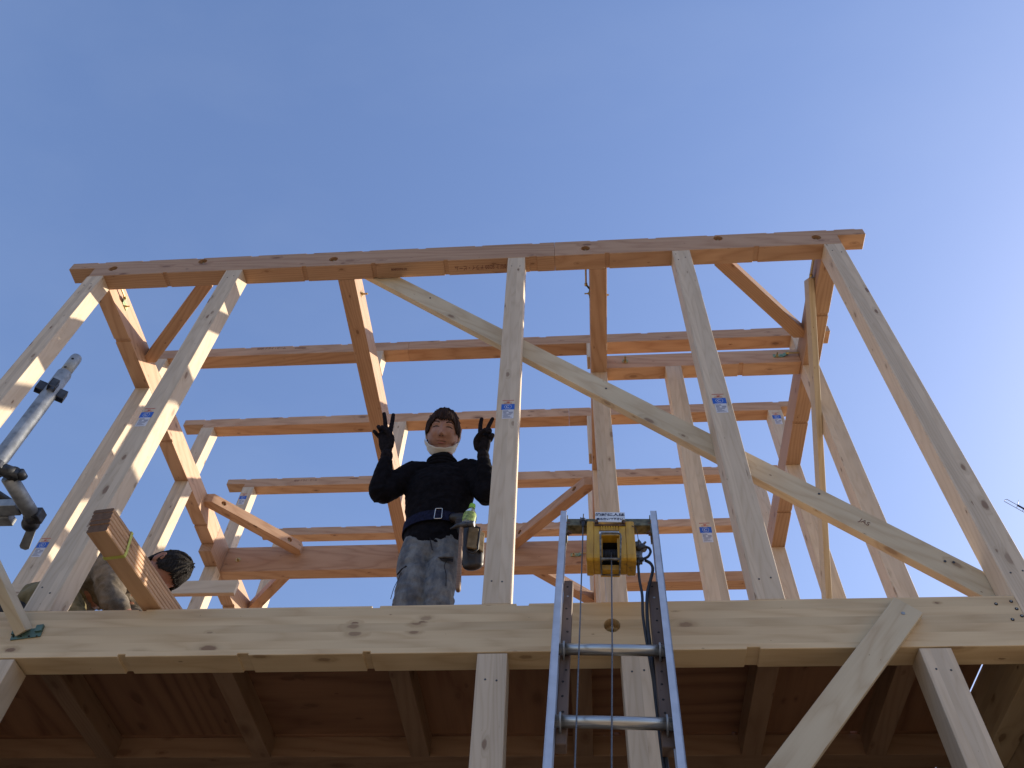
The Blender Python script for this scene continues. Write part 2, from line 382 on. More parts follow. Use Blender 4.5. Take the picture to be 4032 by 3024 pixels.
# ---- purlins
def purlin(y, z0, z1, cuts=(), right=4.825, left=-.168):
    xs = [left]+list(cuts)+[right]; out = []
    for i in range(len(xs)-1):
        a, b = xs[i]+(.0005 if i else 0), xs[i+1]-(.0005 if i < len(xs)-2 else 0)
        lip = (.006 if i == 0 else None, 4.655 if i == len(xs)-2 else None, z1-.066)
        if lip[0] is None and lip[1] is None: lip = None
        out.append(profile('purlin', a, b, y, y+W, z0, z1, M['fir'], H, top=seats(a, b), lip=lip))
    return out
U1 = purlin(.893, 2.94, 3.042, cuts=(1.872,)); U2 = purlin(1.787, 3.221, 3.323, cuts=(3.0,)); U3 = purlin(2.76, 3.525, 3.630, cuts=(1.9,)); U4 = purlin(3.72, 3.812, 3.912, cuts=(2.6,))
# short roof posts standing on the beams
def stub(x, y, z0, z1): return timber('roof_post', (x+W/2, y+W/2, z0), (x+W/2, y+W/2, z1), W, W, M['post'], H, up=(0, 1, 0))
for x in (0, 1.592, 3.14, 4.55): stub(x, .893, 2.772, 2.94)
for x in (0, 1.589, 3.14, 4.55): SP = stub(x, 1.787, 2.772, 3.221); 
R2 = SP
S3 = stub(0, 2.76, 2.778, 3.525)
for x in (1.589, 3.14, 4.565): stub(x, 2.76, 2.778, 3.525)
for x in (0, 3.14): stub(x, 3.72, 2.772, 3.812)
# ---- level beams running back
C1 = profile('cross_beam', .106, 2.486, 0, W, T0, 2.772, M['fir'], H, bot=[(.480, .507, .01), (1.374, 1.398, .01), (2.260, 2.284, .01)], axis='y')
C1b = profile('cross_beam', 2.487, 3.9, 0, W, 2.513, 2.772, M['fir'], H, bot=[(3.16, 3.19, .01)], axis='y')
C2a = profile('cross_beam', .106, 2.741, 1.589, 1.694, T0, 2.768, M['fir'], H, axis='y')
C2b = profile('cross_beam', .106, 3.62, 3.16, 3.265, T0, 2.768, M['fir'], H, axis='y')
C3 = profile('cross_beam', .106, 2.772, 4.55, 4.655, T0, 2.768, M['fir'], H, bot=[(.490, .515, .01), (1.378, 1.403, .01), (2.262, 2.287, .01)], axis='y')
B5 = profile('main_beam', .106, 3.159, 2.742, 2.847, 2.515, 2.777, M['fir'], H); B5['label'] = 'deep reddish main beam across the back of the bay'
B1b = profile('tie_beam', 3.266, 4.549, .893, .998, 2.632, 2.778, M['fir'], H, bot=[(4.142, 4.172, .01)])
B6 = profile('lintel', 3.266, 4.549, 2.70, 2.805, 2.296, 2.392, M['fir'], H)
# ---- horizontal corner braces
def hbrace(a, b, n=1, z0=2.682, z1=2.77, wd=.084):
    a = Vector((*a, (z0+z1)/2)); b = Vector((*b, (z0+z1)/2)); d = (b-a).normalized(); a = a-d*.0; 
    m = frame_of(a, b); ln = (b-a).length; bm = bmesh.new(); h = (z1-z0)/2; k = wd/2
    # ends mitred so they sit flat on the beams
    pts = [(-ln/2-k, -k), (ln/2+k, -k), (ln/2-k, k), (-ln/2+k, k)]
    if n < 0: pts = [(-ln/2+k, -k), (ln/2-k, -k), (ln/2+k, k), (-ln/2-k, k)]
    A = [bm.verts.new((x, y, -h)) for x, y in pts]; Bv = [bm.verts.new((x, y, h)) for x, y in pts]
    bm.faces.new(A[::-1]); bm.faces.new(Bv)
    for i in range(4): bm.faces.new((A[i], A[(i+1) % 4], Bv[(i+1) % 4], Bv[i]))
    o = newobj('corner_brace', mesh(bm, 'corner_brace'), M['fir'], H, m); bevel(o, .0018); return o
h1 = hbrace((.107, .746), (.735, .107), 1)
h2 = hbrace((.107, 2.10), (.745, 2.740), -1)
h3 = hbrace((.107, 3.50), (.70, 2.849), 1)
h4 = hbrace((4.548, .735), (3.935, .107), -1)
h5 = hbrace((3.158, 2.02), (2.47, 2.740), 1)
h6 = hbrace((3.158, 3.45), (2.50, 2.849), -1)
for o, ps in ((h2, ((.20, 2.155), (.655, 2.61))), (h5, ((3.05, 2.10), (2.57, 2.60)))):
    for i, (x, y) in enumerate(ps):
        pass
n2 = Vector((1, -1, 0)).normalized()
def bored_brace(o, pts, n):
    n = Vector((*n, 0)).normalized(); cs = []
    for p in pts:
        p = Vector((p[0], p[1], 2.728)); q = p+n*.043; cs.append((q, -n, .021, .028))
    bore(o, cs)
    for q, d, a, b in cs: bolt(Vector(q)+Vector(d)*.028, n, o, s=.75)
bored_brace(h2, ((.205, 2.20), (.64, 2.635)), (1, -1)); bored_brace(h5, ((3.05, 2.133), (2.60, 2.604)), (-1, -1))
# ---- laminated edge girder of the upper floor
G1 = profile('floor_girder', -.6, 4.549, 0, W, -.207, 0, M['girder'], H,
    top=[(2.257, 2.286, .009), (2.793, 2.838, .009), (1.363, 1.392, .006), (.50, .53, .008)],
    bot=[(.46, .49, .010), (1.361, 1.390, .010), (1.802, 1.843, .008), (2.255, 2.283, .010), (3.587, 3.632, .008)])
G1['label'] = 'deep laminated girder along the edge of the upper floor'
bore(G1, [((3.135, 0, -.102), (0, 1, 0), .0295, .045)])
bolt((3.135, .046, -.108), (0, -1, 0), G1, BOLTL)
for x, z in ((4.475, -.036), (4.53, -.026), (4.503, -.102), (4.535, -.058), (4.54, -.088)):
    bm = bmesh.new(); tube(bm, [(0, -.0015, 0), (0, .004, 0)], .006, 12); tube(bm, [(0, -.0025, .001), (0, .0, .001)], .0028, 8, mi=1)
    newobj('drift_pin', mesh(bm, 'drift_pin'), [M['dark'], M['galv']], G1, Matrix.Translation((x, 0, z)))
# ---- upper floor: trimmer, joists, plywood
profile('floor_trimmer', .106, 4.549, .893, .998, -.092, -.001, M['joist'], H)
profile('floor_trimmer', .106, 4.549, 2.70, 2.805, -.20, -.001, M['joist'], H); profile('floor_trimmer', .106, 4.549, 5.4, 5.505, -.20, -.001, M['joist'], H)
for x in (0, 4.55):
    profile('side_girder', .106, 5.6, x, x+W, -.207, 0, M['girder'], H, axis='y')
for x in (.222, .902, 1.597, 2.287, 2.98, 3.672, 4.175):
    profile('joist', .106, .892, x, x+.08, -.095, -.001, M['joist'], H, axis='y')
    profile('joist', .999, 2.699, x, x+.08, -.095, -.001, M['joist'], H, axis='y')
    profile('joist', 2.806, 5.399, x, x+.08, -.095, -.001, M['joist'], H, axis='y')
def panel(x0, x1, y0, y1, z=0.0, th=.024, axis='x', mat='ply'):
    return profile('floor_panel', (x0 if axis == 'x' else y0), (x1 if axis == 'x' else y1), (y0 if axis == 'x' else x0), (y1 if axis == 'x' else x1), z, z+th, M[mat], H, axis=axis)
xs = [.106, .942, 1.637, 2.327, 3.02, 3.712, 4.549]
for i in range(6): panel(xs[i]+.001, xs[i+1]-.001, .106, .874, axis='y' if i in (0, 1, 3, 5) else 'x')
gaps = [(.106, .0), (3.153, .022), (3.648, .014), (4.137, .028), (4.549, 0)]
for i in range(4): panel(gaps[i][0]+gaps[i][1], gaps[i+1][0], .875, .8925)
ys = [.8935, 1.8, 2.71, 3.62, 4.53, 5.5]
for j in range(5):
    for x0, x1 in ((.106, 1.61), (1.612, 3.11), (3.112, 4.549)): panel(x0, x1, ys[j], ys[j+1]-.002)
# plywood on right-hand ground-floor wall; unseen left and back panels added to block light
def wallpan(name, lo, hi, mat='sheath'):
    bm = bmesh.new(); c = [(lo[i]+hi[i])/2 for i in range(3)]
    m = basis(c, (0, 0, 1), (1, 0, 0), (0, 1, 0)) if hi[0]-lo[0] < .1 else basis(c, (0, 0, 1), (0, 1, 0), (-1, 0, 0))
    inv = m.inverted(); a = inv @ Vector(lo); b = inv @ Vector(hi)
    box(bm, [min(a[i], b[i]) for i in range(3)], [max(a[i], b[i]) for i in range(3)]); return newobj(name, mesh(bm, name), M[mat], H, m)
for j in range(6): wallpan('wall_panel', (4.657, .0+.93*j, FB), (4.669, .0+.93*j+.9298, -.004)); wallpan('wall_panel', (-.016, .0+.93*j, FB), (-.004, .0+.93*j+.9298, -.004))
for j in range(5): wallpan('wall_panel', (.0+.93*j, 5.51, FB), (.925+.93*j, 5.522, -.004))
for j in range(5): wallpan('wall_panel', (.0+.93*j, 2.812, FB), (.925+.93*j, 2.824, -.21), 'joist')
# ---- diagonal braces
y_ = .128
def zup(x): return 2.579+(x-2.006)*(-.9337)
a = Vector((1.80, y_, zup(1.80)-.082)); b = Vector((4.66, y_, zup(4.66)-.082)); 
# cut so the foot stays above the floor and the head behind the eave beam
D1 = timber('diagonal_brace', (1.78, y_, 2.709), (4.66, y_, .0201), .04, .1185, M['stud'], H); D1['label'] = 'long diagonal brace nailed behind the front posts'
D2 = timber('diagonal_brace', (4.530, .30, 2.695), (4.530, 2.95, .331), .036, .099, M['stud'], H); D2['label'] = 'slender diagonal brace on the right wall'
# temporary brace in front of the girder, lower right
T1 = timber('temporary_brace', (4.166, -.0155, -.056), (3.20, -.0155, -1.10), .028, .1005, M['stud'], H, bev=.001); T1['label'] = 'pale board nailed across the girder at lower right'
bm = bmesh.new(); tube(bm, [(0, 0, 0), (0, -.002, 0)], .0065, 10)
newobj('nail', mesh(bm, 'nail'), M['galv'], T1, Matrix.Translation((4.135, -.0296, -.092)))
NAIL = mesh((lambda b_: (tube(b_, [(0, 0, 0), (0, -.0022, 0)], .0052, 8), b_)[1])(bmesh.new()), 'nail'); NAIL.materials.append(M['galvdark'])
for x_, par in ((2.70, D1), (2.735, D1), (3.70, D1), (3.735, D1), (3.195, D1), (2.20, D1), (4.46, D1), (4.43, D1), (4.05, D1)):
    newobj('nail', NAIL, None, par, Matrix.Translation((x_, y_-.0206, zup(x_)-.04-.05*random.random())))
for q in (P1, P2, P3, P4, P5, Q1, Q2, Q3, Q4):
    c_ = wm(q).translation
    for zz in ((2.50, .10) if c_.z > 0 or q is P5 else (-.30,)):
        for dx in (-.022, .02): newobj('nail', NAIL, None, q, Matrix.Translation((c_.x+dx+random.uniform(-.006, .006), .0004, zz+random.uniform(-.02, .02))) @ Matrix.Scale(.7, 4))
# rail board behind the crouching carpenter
RB = timber('rail_board', (-1.1, .872, .812), (1.262, .872, .812), .027, .084, M['post'], H); RB['label'] = 'pale horizontal board nailed to the left wall post'
# prop on the girder face, lower left
d = Vector((.962, -.004, -.100)); tgt = Vector((.62, -.42, .33))
PRP = timber('prop', d, d+(tgt-d).normalized()*1.5, .045, .045, M['stud'], H, up=(.5, -.6, .6)); PRP['label'] = 'square timber prop ending in a green plate on the girder'
bm = bmesh.new(); m_ = frame_of(d, d+(tgt-d)); 
box(bm, (-.055, -.004, -.02), (.055, 0, .02)); box(bm, (-.055, -.012, .0), (-.035, 0, .028)); box(bm, (.03, -.012, .0), (.055, 0, .028))
pl = newobj('prop_plate', mesh(bm, 'prop_plate'), M['green'], PRP, Matrix.Translation((.975, -.001, -.105)) @ Matrix.Rotation(R(-8), 4, 'Y')); 
for x in (-.045, -.015, .015, .045):
    bm = bmesh.new(); tube(bm, [(0, 0, 0), (0, -.003, 0)], .003, 8); newobj('screw', mesh(bm, 'screw'), M['dark'], PRP, Matrix.Translation((.975+x, -.005, -.118)))
# ---- steel tie brackets
def tie(p, along, out, parent, ln=.13):
    """plate with a long bolt: p on the face, along towards the joint, out away from the face"""
    A = Vector(along).normalized(); O_ = Vector(out).normalized(); Z = A.cross(O_)
    m = basis(p, A, O_, Z); bm = bmesh.new()
    box(bm, (-.045, 0, -.016), (.02, .004, .016)); 
    for i in range(5):
        t0 = i/5; t1 = (i+1)/5; q = [bm.verts.new((.0195+t*.03, .004+.016*math.sin(t*math.pi/2)-(.004 if s else 0), z)) for t in (t0, t1) for s in (0, 1) for z in (-.016, .016)]
        bm.faces.new((q[0], q[1], q[5], q[4])); bm.faces.new((q[2], q[6], q[7], q[3]))
    o = newobj('tie_plate', mesh(bm, 'tie_plate'), M['bracket'], parent, m)
    bm = bmesh.new(); tube(bm, [(.035, .022, 0), (ln, .022, 0)], .006, 8); tube(bm, [(.04, .022, 0), (.055, .022, 0)], .011, 6); newobj('tie_rod', mesh(bm, 'tie_rod'), M['zinc'], parent, m)
    bolt(Vector(p)-A*.02+O_*.004, O_, parent, BOLTL, .7)
tie((.1055, .27, 2.69), (0, -1, 0), (1, 0, 0), C1); tie((3.1595, .30, 2.665), (0, -1, 0), (-1, 0, 0), C2b, .19); tie((4.425, .8925, 2.705), (1, 0, 0), (0, -1, 0), B1b, .12)
tie((4.5495, .30, 2.665), (0, -1, 0), (-1, 0, 0), C3, .19); tie((3.02, 2.7415, 2.62), (1, 0, 0), (0, -1, 0), B5, .13)
bolt((3.394, .8925, 2.705), (0, -1, 0), B1b, BOLTL); bolt((1.6945, .265, 2.683), (1, 0, 0), C2a, BOLTL); bolt((3.2655, .33, 2.655), (1, 0, 0), C2b, s=.7)
bolt((.222, 2.7415, 2.64), (0, -1, 0), B5, s=1.0)
# ---- quality stickers on the posts
_st = []
def sticker_mesh():
    if _st: return _st[0]
    bm = bmesh.new(); e = .0005
    box(bm, (.006, -e, 0), (.060, 0, .067), mi=1)
    box(bm, (0, -e, .067), (.063, 0, .108), mi=0)
    for k in range(9):
        a = .008+random.random()*.004; b_ = .032+random.random()*.024; z = .008+k*.0062
        if k in (5, 6): box(bm, (.010, -e*2, z), (.026, -e, z+.0035), mi=2); box(bm, (.036, -e*2, z), (.056, -e, z+.0035), mi=2); continue
        box(bm, (a, -e*2, z), (b_, -e, z+.0028), mi=2)
    bmr = 24
    for r0, r1, a0, a1 in ((.0155, .0172, 0, 360), (.0062, .0092, 40, 320)):
        for k in range(bmr):
            t0 = R(a0+(a1-a0)*k/bmr); t1 = R(a0+(a1-a0)*(k+1)/bmr)
            q = [bm.verts.new((.0315+rr_*math.cos(t), -e*2.2, .0875+rr_*math.sin(t))) for rr_, t in ((r0, t0), (r1, t0), (r1, t1), (r0, t1))]
            bm.faces.new(q).material_index = 1
    for k in range(9): box(bm, (.004+k*.0062, -e, .134), (.0085+k*.0062, 0, .1385), mi=3)
    for k in range(6): box(bm, (.012+k*.0066, -e, .114), (.0165+k*.0066, 0, .118), mi=3)
    q = [bm.verts.new((.0315+.0085*math.cos(R(t)), -e*1.5, .1265+.007*math.sin(R(t)))) for t in range(180, 361, 20)]; bm.faces.new(q).material_index = 3
    me = mesh(bm, 'sticker')
    for k in ('blue', 'label', 'labelgrey', 'red'): me.materials.append(M[k])
    _st.append(me); return me
def sticker(p, x, z, y, s=1.0):
    newobj('sticker', sticker_mesh(), None, p, Matrix.Translation((x, y-.0004, z)) @ Matrix.Scale(s, 4))
sticker(P2, .904, 1.088, 0); sticker(P3, 2.687, 1.060, 0); sticker(P4, 3.675, 1.055, 0); sticker(PB, 3.677, 1.073, .893); sticker(PL2, .007, 1.068, .893)
sticker(S3, .009, 3.30, 2.76); sticker(R2, 4.568, 3.046, 1.787)
# ---- mill stamps
Xp = (1, 0, 0)
text('mill_stamp', 'SD20 ドライ・ビーム', .030, M['print'], U1[0], basis((.86, .8925, 3.018), (1, 0, 0), (0, 0, 1), (0, -1, 0)), sx=.75, bold=.0004)
text('mill_stamp', '074602822', .018, M['print'], U1[0], basis((1.075, .8925, 3.010), (1, 0, 0), (0, 0, 1), (0, -1, 0)), bold=.0004)
text('mill_stamp', 'SD20 ドライ・ビーム', .030, M['print'], U3[0], basis((.57, 2.7595, 3.590), (1, 0, 0), (0, 0, 1), (0, -1, 0)), sx=.75, bold=.0004)
text('mill_stamp', '074602822', .018, M['print'], U3[0], basis((1.02, 2.7595, 3.600), (1, 0, 0), (0, 0, 1), (0, -1, 0)), bold=.0004)
text('mill_stamp', 'Ⓜ E110以上 SD20 ドライ・ビーム', .036, M['print'], E1, basis((2.53, .055, T0-.0006), (-1, 0, 0), (0, 1, 0), (0, 0, -1)), sx=.72, bold=.0005)
text('mill_stamp', '074602808', .022, M['print'], E1, basis((1.985, .045, T0-.0006), (-1, 0, 0), (0, 1, 0), (0, 0, -1)), bold=.0004)
text('mill_stamp', 'JAS', .030, M['print'], D1, basis((4.19, y_-.0206, .462), (.73, 0, -.683), (.683, 0, .73), (0, -1, 0)))

#@@PART2

# ================================================================== LADDER HOIST
up_ = Vector((.0435, .25, 1)).normalized(); ex_ = (Vector((1, 0, 0))-up_*up_.x).normalized(); ey_ = up_.cross(ex_)
LO = Vector((3.131, -.175, 0)); ZB = (GZ-LO.z)/up_.z
LM = basis(LO, ex_, ey_, up_)                                     # ladder frame: x right, y towards the house, z up the rails
LH = newobj('ladder_hoist', None, None, None, basis(LO+up_*ZB, ex_, ey_, up_)); LH.empty_display_size = .2
tag(LH, 'aluminium ladder with a worn yellow cable winch leaning on the girder', 'ladder hoist')
def lpart(name, bm, mat, smooth=False, parent=None, off=(0, 0, 0), bev=0):
    o = newobj(name, mesh(bm, name, smooth), mat, parent or LH, LM @ Matrix.Translation(off))
    if bev: bevel(o, bev, 2)
    return o
for x0, x1, s_ in ((-.1825, -.159, 1), (.161, .1845, -1)):
    bm = bmesh.new(); h = .342-ZB; zc = (.342+ZB)/2
    # U-shaped rail, open to the inside
    web = (x0, x0+.004) if s_ > 0 else (x1-.004, x1)
    box(bm, (web[0], -.03, -h/2), (web[1], .03, h/2)); box(bm, (x0, -.03, -h/2), (x1, -.0265, h/2)); box(bm, (x0, .0265, -h/2), (x1, .03, h/2))
    o = lpart('rail', bm, M['alu'], off=(0, 0, zc))
z = -.409
while z > ZB+.1:
    bm = bmesh.new(); tube(bm, [(-.164, 0, 0), (.166, 0, 0)], .0175, 20)
    rg = lpart('rung', bm, M['rung'], True, off=(0, 0, z)); 
    if z > -1.2:
        for x in (-.145, .148):
            bm = bmesh.new(); pts = [(x, .035, -.0225), (x, 0, -.0225)]+[(x, -.0225*math.sin(R(a)), -.0225*math.cos(R(a))) for a in range(20, 180, 20)]+[(x, 0, .0225), (x, .035, .0225)]
            tube(bm, pts, .0032, 8); lpart('u_bolt', bm, M['galv'], True, parent=rg, off=(0, 0, z))
    z -= .293
for x0, x1 in ((-.158, -.127), (.131, .1665)):
    bm = bmesh.new(); box(bm, (-.37, -.019, (x0-x1)/2), (.36, .019, (x1-x0)/2))
    m_ = LM @ Matrix.Translation(((x0+x1)/2, .040, -.392)) @ Matrix(((0, 0, 1, 0), (0, 1, 0, 0), (-1, 0, 0, 0), (0, 0, 0, 1))).inverted()
    bt = newobj('wooden_batten', mesh(bm, 'wooden_batten'), M['oldwood'], LH, LM @ basis(((x0+x1)/2, .040, -.392), (0, 0, 1), (0, 1, 0), (-1, 0, 0))); bevel(bt, .002)
    for k in range(11):
        zz = -.06-.058*k-random.random()*.012; bm = bmesh.new(); tube(bm, [(0, -.0006, 0), (0, .004, 0)], .0042, 8)
        lpart('bolt_hole', bm, M['galv'] if k == 1 else M['dark'], parent=bt, off=((x0+x1)/2+random.uniform(-.004, .006), .021, zz))
bm = bmesh.new(); box(bm, (-.158, -.020, -.0235), (.160, .020, .0235)); cb = lpart('crossbar', bm, M['olive'], off=(0, .0, .279), bev=.003)
for x, s_ in ((-.158, 1), (.160, -1)):
    bm = bmesh.new(); box(bm, (0, -.024, -.075), (.004*s_, .024, .05)); br = lpart('end_bracket', bm, M['olive'], off=(x, 0, .27))
    for zz in (.272, .215):
        bm = bmesh.new(); tube(bm, [(0, 0, 0), (.008*s_, 0, 0)], .010, 6); tube(bm, [(.007*s_, 0, 0), (.016*s_, 0, 0)], .005, 8); lpart('bolt', bm, M['rust'], parent=br, off=(x+.004*s_, -.012, zz))
# winch body: two rounded side housings and the yoke between them
def prism(bm, pts, x0, x1, mi=0):
    A = [bm.verts.new((x0, p[0], p[1])) for p in pts]; Bv = [bm.verts.new((x1, p[0], p[1])) for p in pts]; n = len(pts)
    bm.faces.new(A).material_index = mi; bm.faces.new(Bv[::-1]).material_index = mi
    for i in range(n): bm.faces.new((A[i], Bv[i], Bv[(i+1) % n], A[(i+1) % n])).material_index = mi
WB = bmesh.new(); prof = [(-.047, .240), (-.038, .252), (.045, .252), (.060, .240), (.066, .10), (.062, .050), (.045, .030), (-.040, -.002), (-.050, .004), (-.053, .022), (-.051, .10)]
prism(WB, prof, -.0800, -.0535); hs = lpart('winch_housing', WB, M['yellow'], bev=.0045)
WB = bmesh.new(); prism(WB, prof, .0617, .0945); lpart('winch_housing', WB, M['yellow'], bev=.0045)
WB = bmesh.new()
prof2 = [(-.0455, .237), (-.036, .250), (.043, .250), (.056, .236), (.062, .10), (.058, .052), (.042, .033), (-.038, .001), (-.0485, .006), (-.0515, .022), (-.0495, .10)]
prism(WB, prof2, -.0534, -.031); prism(WB, prof2, .0375, .0616)
bx = [(-.0405, .246), (-.015, .246), (-.015, .146), (-.0475, .146)]; prism(WB, bx, -.0309, .0374)
lpart('winch_frame', WB, M['yellow'], bev=.002)
WB = bmesh.new()
for k in range(7): box(WB, (-.029+k*.0095, -.0480, .178), (-.0225+k*.0095, -.042, .216))
lpart('cooling_ribs', WB, M['yellow'])
WB = bmesh.new(); prism(WB, [(.012, .020), (.056, .036), (.058, .062), (.010, .046)], -.0309, .0374); lpart('winch_base', WB, M['yellow'], bev=.002)
WB = bmesh.new(); box(WB, (-.0308, .044, .060), (.0373, .050, .240)); box(WB, (-.0308, -.014, .147), (.0373, .044, .151)); lpart('darkening_plate', WB, M['black'])  # black sheets added inside to darken the drum opening
WB = bmesh.new(); tube(WB, [(-.030, .010, .090), (.0365, .010, .090)], .026, 28)
for k in range(11):
    x = -.026+k*.0058; ring_ = [(x, .010+.0275*math.sin(R(a)), .090+.0275*math.cos(R(a))) for a in range(0, 360, 18)]; tube(WB, ring_+[ring_[0]], .0027, 6, cap=False)
lpart('rope_drum', WB, M['black'], True)
for x in (-.0275, .033):
    WB = bmesh.new(); box(WB, (x-.003, -.040, .004), (x+.0045, -.032, .140)); lpart('drum_flange', WB, M['yellow'])
WB = bmesh.new()
loop = [(-.029, 0, .012), (-.030, 0, .142), (-.028, 0, .153), (-.018, 0, .159), (.032, 0, .159), (.041, 0, .153), (.0435, 0, .142), (.0390, 0, .012)]
tube(WB, [(x, -.064, z_-.022*(z_ > 0)) for x, _, z_ in loop], .0034, 8)
tube(WB, [(-.029, -.063, -.010), (-.027, .040, .028), (.036, .040, .028), (.0390, -.063, -.010)], .0034, 8)
tube(WB, [(-.028, -.056, -.012+.0), (.038, -.056, -.013)], .0045, 8)
lpart('rope_guard', WB, M['gray'], True)
WB = bmesh.new(); box(WB, (-.0345, -.0515, .1500), (.0385, -.0480, .1705)); box(WB, (-.0345, -.0520, .1655), (.0385, -.0512, .1705), mi=1)
for k in range(12): box(WB, (-.028+k*.0048, -.0520, .1585), (-.0245+k*.0048, -.0512, .1612), mi=2)
for k in range(8): box(WB, (-.018+k*.0048, -.0520, .1535), (-.0145+k*.0048, -.0512, .1560), mi=2)
lpart('rating_plate', WB, [M['signwhite'], M['galvdark'], M['ink']])
# warning sign on its brown bracket
WB = bmesh.new(); box(WB, (-.0505, -.056, .2185), (-.037, -.020, .238)); box(WB, (.0475, -.056, .2185), (.0610, -.020, .238)); box(WB, (-.052, -.05, .208), (.0625, .02, .2175)); box(WB, (-.060, -.03, .238), (-.050, .0, .245)); box(WB, (.0605, -.03, .238), (.070, .0, .245)); lpart('sign_bracket', WB, M['rust'], bev=.0015)
WB = bmesh.new(); pts = [(-.0485, .2835), (.0620, .2820), (.0620, .2345), (.0500, .2310), (.0480, .2165), (-.0375, .2180), (-.0395, .2330), (-.0490, .2360)]
A = [WB.verts.new((x, -.0605, z_)) for x, z_ in pts]; Bv = [WB.verts.new((x, -.0575, z_)) for x, z_ in pts]
WB.faces.new(A); WB.faces.new(Bv[::-1])
for i in range(len(pts)): WB.faces.new((A[i], Bv[i], Bv[(i+1) % len(pts)], A[(i+1) % len(pts)]))
sg = lpart('warning_sign', WB, M['signwhite'])
text('sign_text', '絶対に人は', .0195, M['ink'], sg, LM @ basis((.0065, -.0609, .2640), (1, 0, 0), (0, 0, 1), (0, -1, 0)), .0003, .0009, 1.12)
text('sign_text', '乗らないで下さい', .0155, M['ink'], sg, LM @ basis((.0055, -.0609, .2345), (1, 0, 0), (0, 0, 1), (0, -1, 0)), .0003, .0006, .80)
# motor, plug and cables on the right of the winch
WB = bmesh.new(); tube(WB, [(.093, .0, .135), (.118, .0, .140)], .024, 16); tube(WB, [(.118, .0, .140), (.132, .0, .128)], [.018, .012], 12); box(WB, (.095, -.02, .050), (.118, .012, .088)); tube(WB, [(.110, -.012, .155), (.110, -.012, .168)], .005, 6); tube(WB, [(.128, -.01, .15), (.134, -.01, .160)], .005, 6)
lpart('motor', WB, M['gray'], bev=.0015)
WB = bmesh.new(); tube(WB, [(.100, -.02, .098), (.122, -.02, .118)], [.011, .012], 12); tube(WB, [(.098, -.01, .045), (.120, -.01, .052)], .0085, 12); tube(WB, [(.102, -.01, .048), (.101, -.01, .020)], .007, 10)
lpart('plug', WB, M['black'], True)
def cat(pts, n=8):
    P = [Vector(p) for p in pts]; P = [P[0]*2-P[1]]+P+[P[-1]*2-P[-2]]; out = []
    for i in range(1, len(P)-2):
        for k in range(n):
            t = k/n; a, b, c_, d_ = P[i-1], P[i], P[i+1], P[i+2]
            out.append(.5*((2*b)+(c_-a)*t+(2*a-5*b+4*c_-d_)*t*t+(3*b-3*c_+d_-a)*t**3))
    out.append(P[-2]); return out
WB = bmesh.new(); tube(WB, cat([(.130, -.005, .138), (.145, -.005, .128), (.149, -.005, .105), (.140, -.005, .078), (.128, -.008, .062), (.116, -.01, .052)]), .0048, 8); lpart('power_cable', WB, M['black'], True)
WB = bmesh.new(); tube(WB, cat([(.128, .0, .060), (.146, .0, .040), (.151, .0, .005), (.140, .0, -.055), (.126, .01, -.115), (.120, .02, -.205), (.120, .03, -.290), (.129, .05, -.47), (.134, .06, -.57), (.140, .065, -.72), (.146, .065, -.88), (.15, .065, -1.2)]), .0056, 8); lpart('power_cable', WB, M['black'], True)
WB = bmesh.new(); tube(WB, cat([(.101, -.01, .022), (.102, .0, -.05), (.108, .01, -.125), (.106, .02, -.205), (.109, .03, -.275), (.117, .045, -.38), (.124, .055, -.47), (.127, .062, -.57), (.131, .065, -.72), (.136, .065, -.88), (.14, .065, -1.2)]), .0048, 8); lpart('power_cable', WB, M['black'], True)
WB = bmesh.new(); tube(WB, cat([(.086, -.05, .206), (.098, -.05, .192), (.104, -.045, .165), (.107, -.03, .13), (.105, -.02, .105)]), .0013, 6); lpart('safety_chain', WB, M['black'], True)
# wire ropes
WB = bmesh.new(); tube(WB, [(.008, -.018, .080), (.0075, -.050, -.04), (.003, -.05, -.45), (-.006, -.045, -.90), (-.02, -.04, -1.9), (-.03, -.04, ZB+.3)], .0024, 8); lpart('wire_rope', WB, M['rope'], True)
WB = bmesh.new(); tube(WB, [(-.094, -.030, .318), (-.0945, -.030, .25), (-.096, -.036, -.3), (-.099, -.038, -.89), (-.10, -.04, -1.9), (-.10, -.04, ZB+.3)], .0024, 8); lpart('wire_rope', WB, M['rope'], True)
WB = bmesh.new(); tube(WB, [(-.094, -.030, .278), (-.0945, -.030, .262)], .011, 10); tube(WB, [(-.0945, -.030, .262), (-.095, -.031, .228)], [.008, .005], 10); tube(WB, [(-.104, -.026, .300), (-.104, -.026, .262)], .003, 6); tube(WB, [(-.108, -.028, .272), (-.078, -.028, .270)], .006, 6); lpart('rope_clamp', WB, M['galvdark'], bev=.001)

# ================================================================== SCAFFOLD STANDARD (lower left)
# galvanised pole with spigot and wedge pockets, plus the ledger stub with its lever
SC = thing('scaffold_pole', (1.284, -.889, GZ), 'galvanised scaffold pole end with wedge pockets and a lever coupler at the left edge', 'scaffold pole')
def spart(name, bm, mat, smooth=False, parent=None, mw=None, bev=0):
    o = newobj(name, mesh(bm, name, smooth), mat, parent or SC, mw or Matrix.Translation((1.284, -.889, 0)))
    if bev: bevel(o, bev, 2)
    return o
bm = bmesh.new(); tube(bm, [(0, 0, GZ), (0, 0, .300), (0, 0, .306)], [.0243, .0243, .0225], 28); spart('pole', bm, M['galv'], True)
bm = bmesh.new(); tube(bm, [(0, 0, .298), (0, 0, .392), (0, 0, .402), (0, 0, .408)], [.0192, .0192, .0165, .010], 28); spg = spart('spigot', bm, M['galv'], True)
for a, z in ((-1.2, .368), (-1.35, .318)):
    bm = bmesh.new(); tube(bm, [(.0165*math.cos(a), .0165*math.sin(a), z), (.0205*math.cos(a), .0205*math.sin(a), z)], .0042, 12); spart('pin_hole', bm, M['dark'], parent=spg)
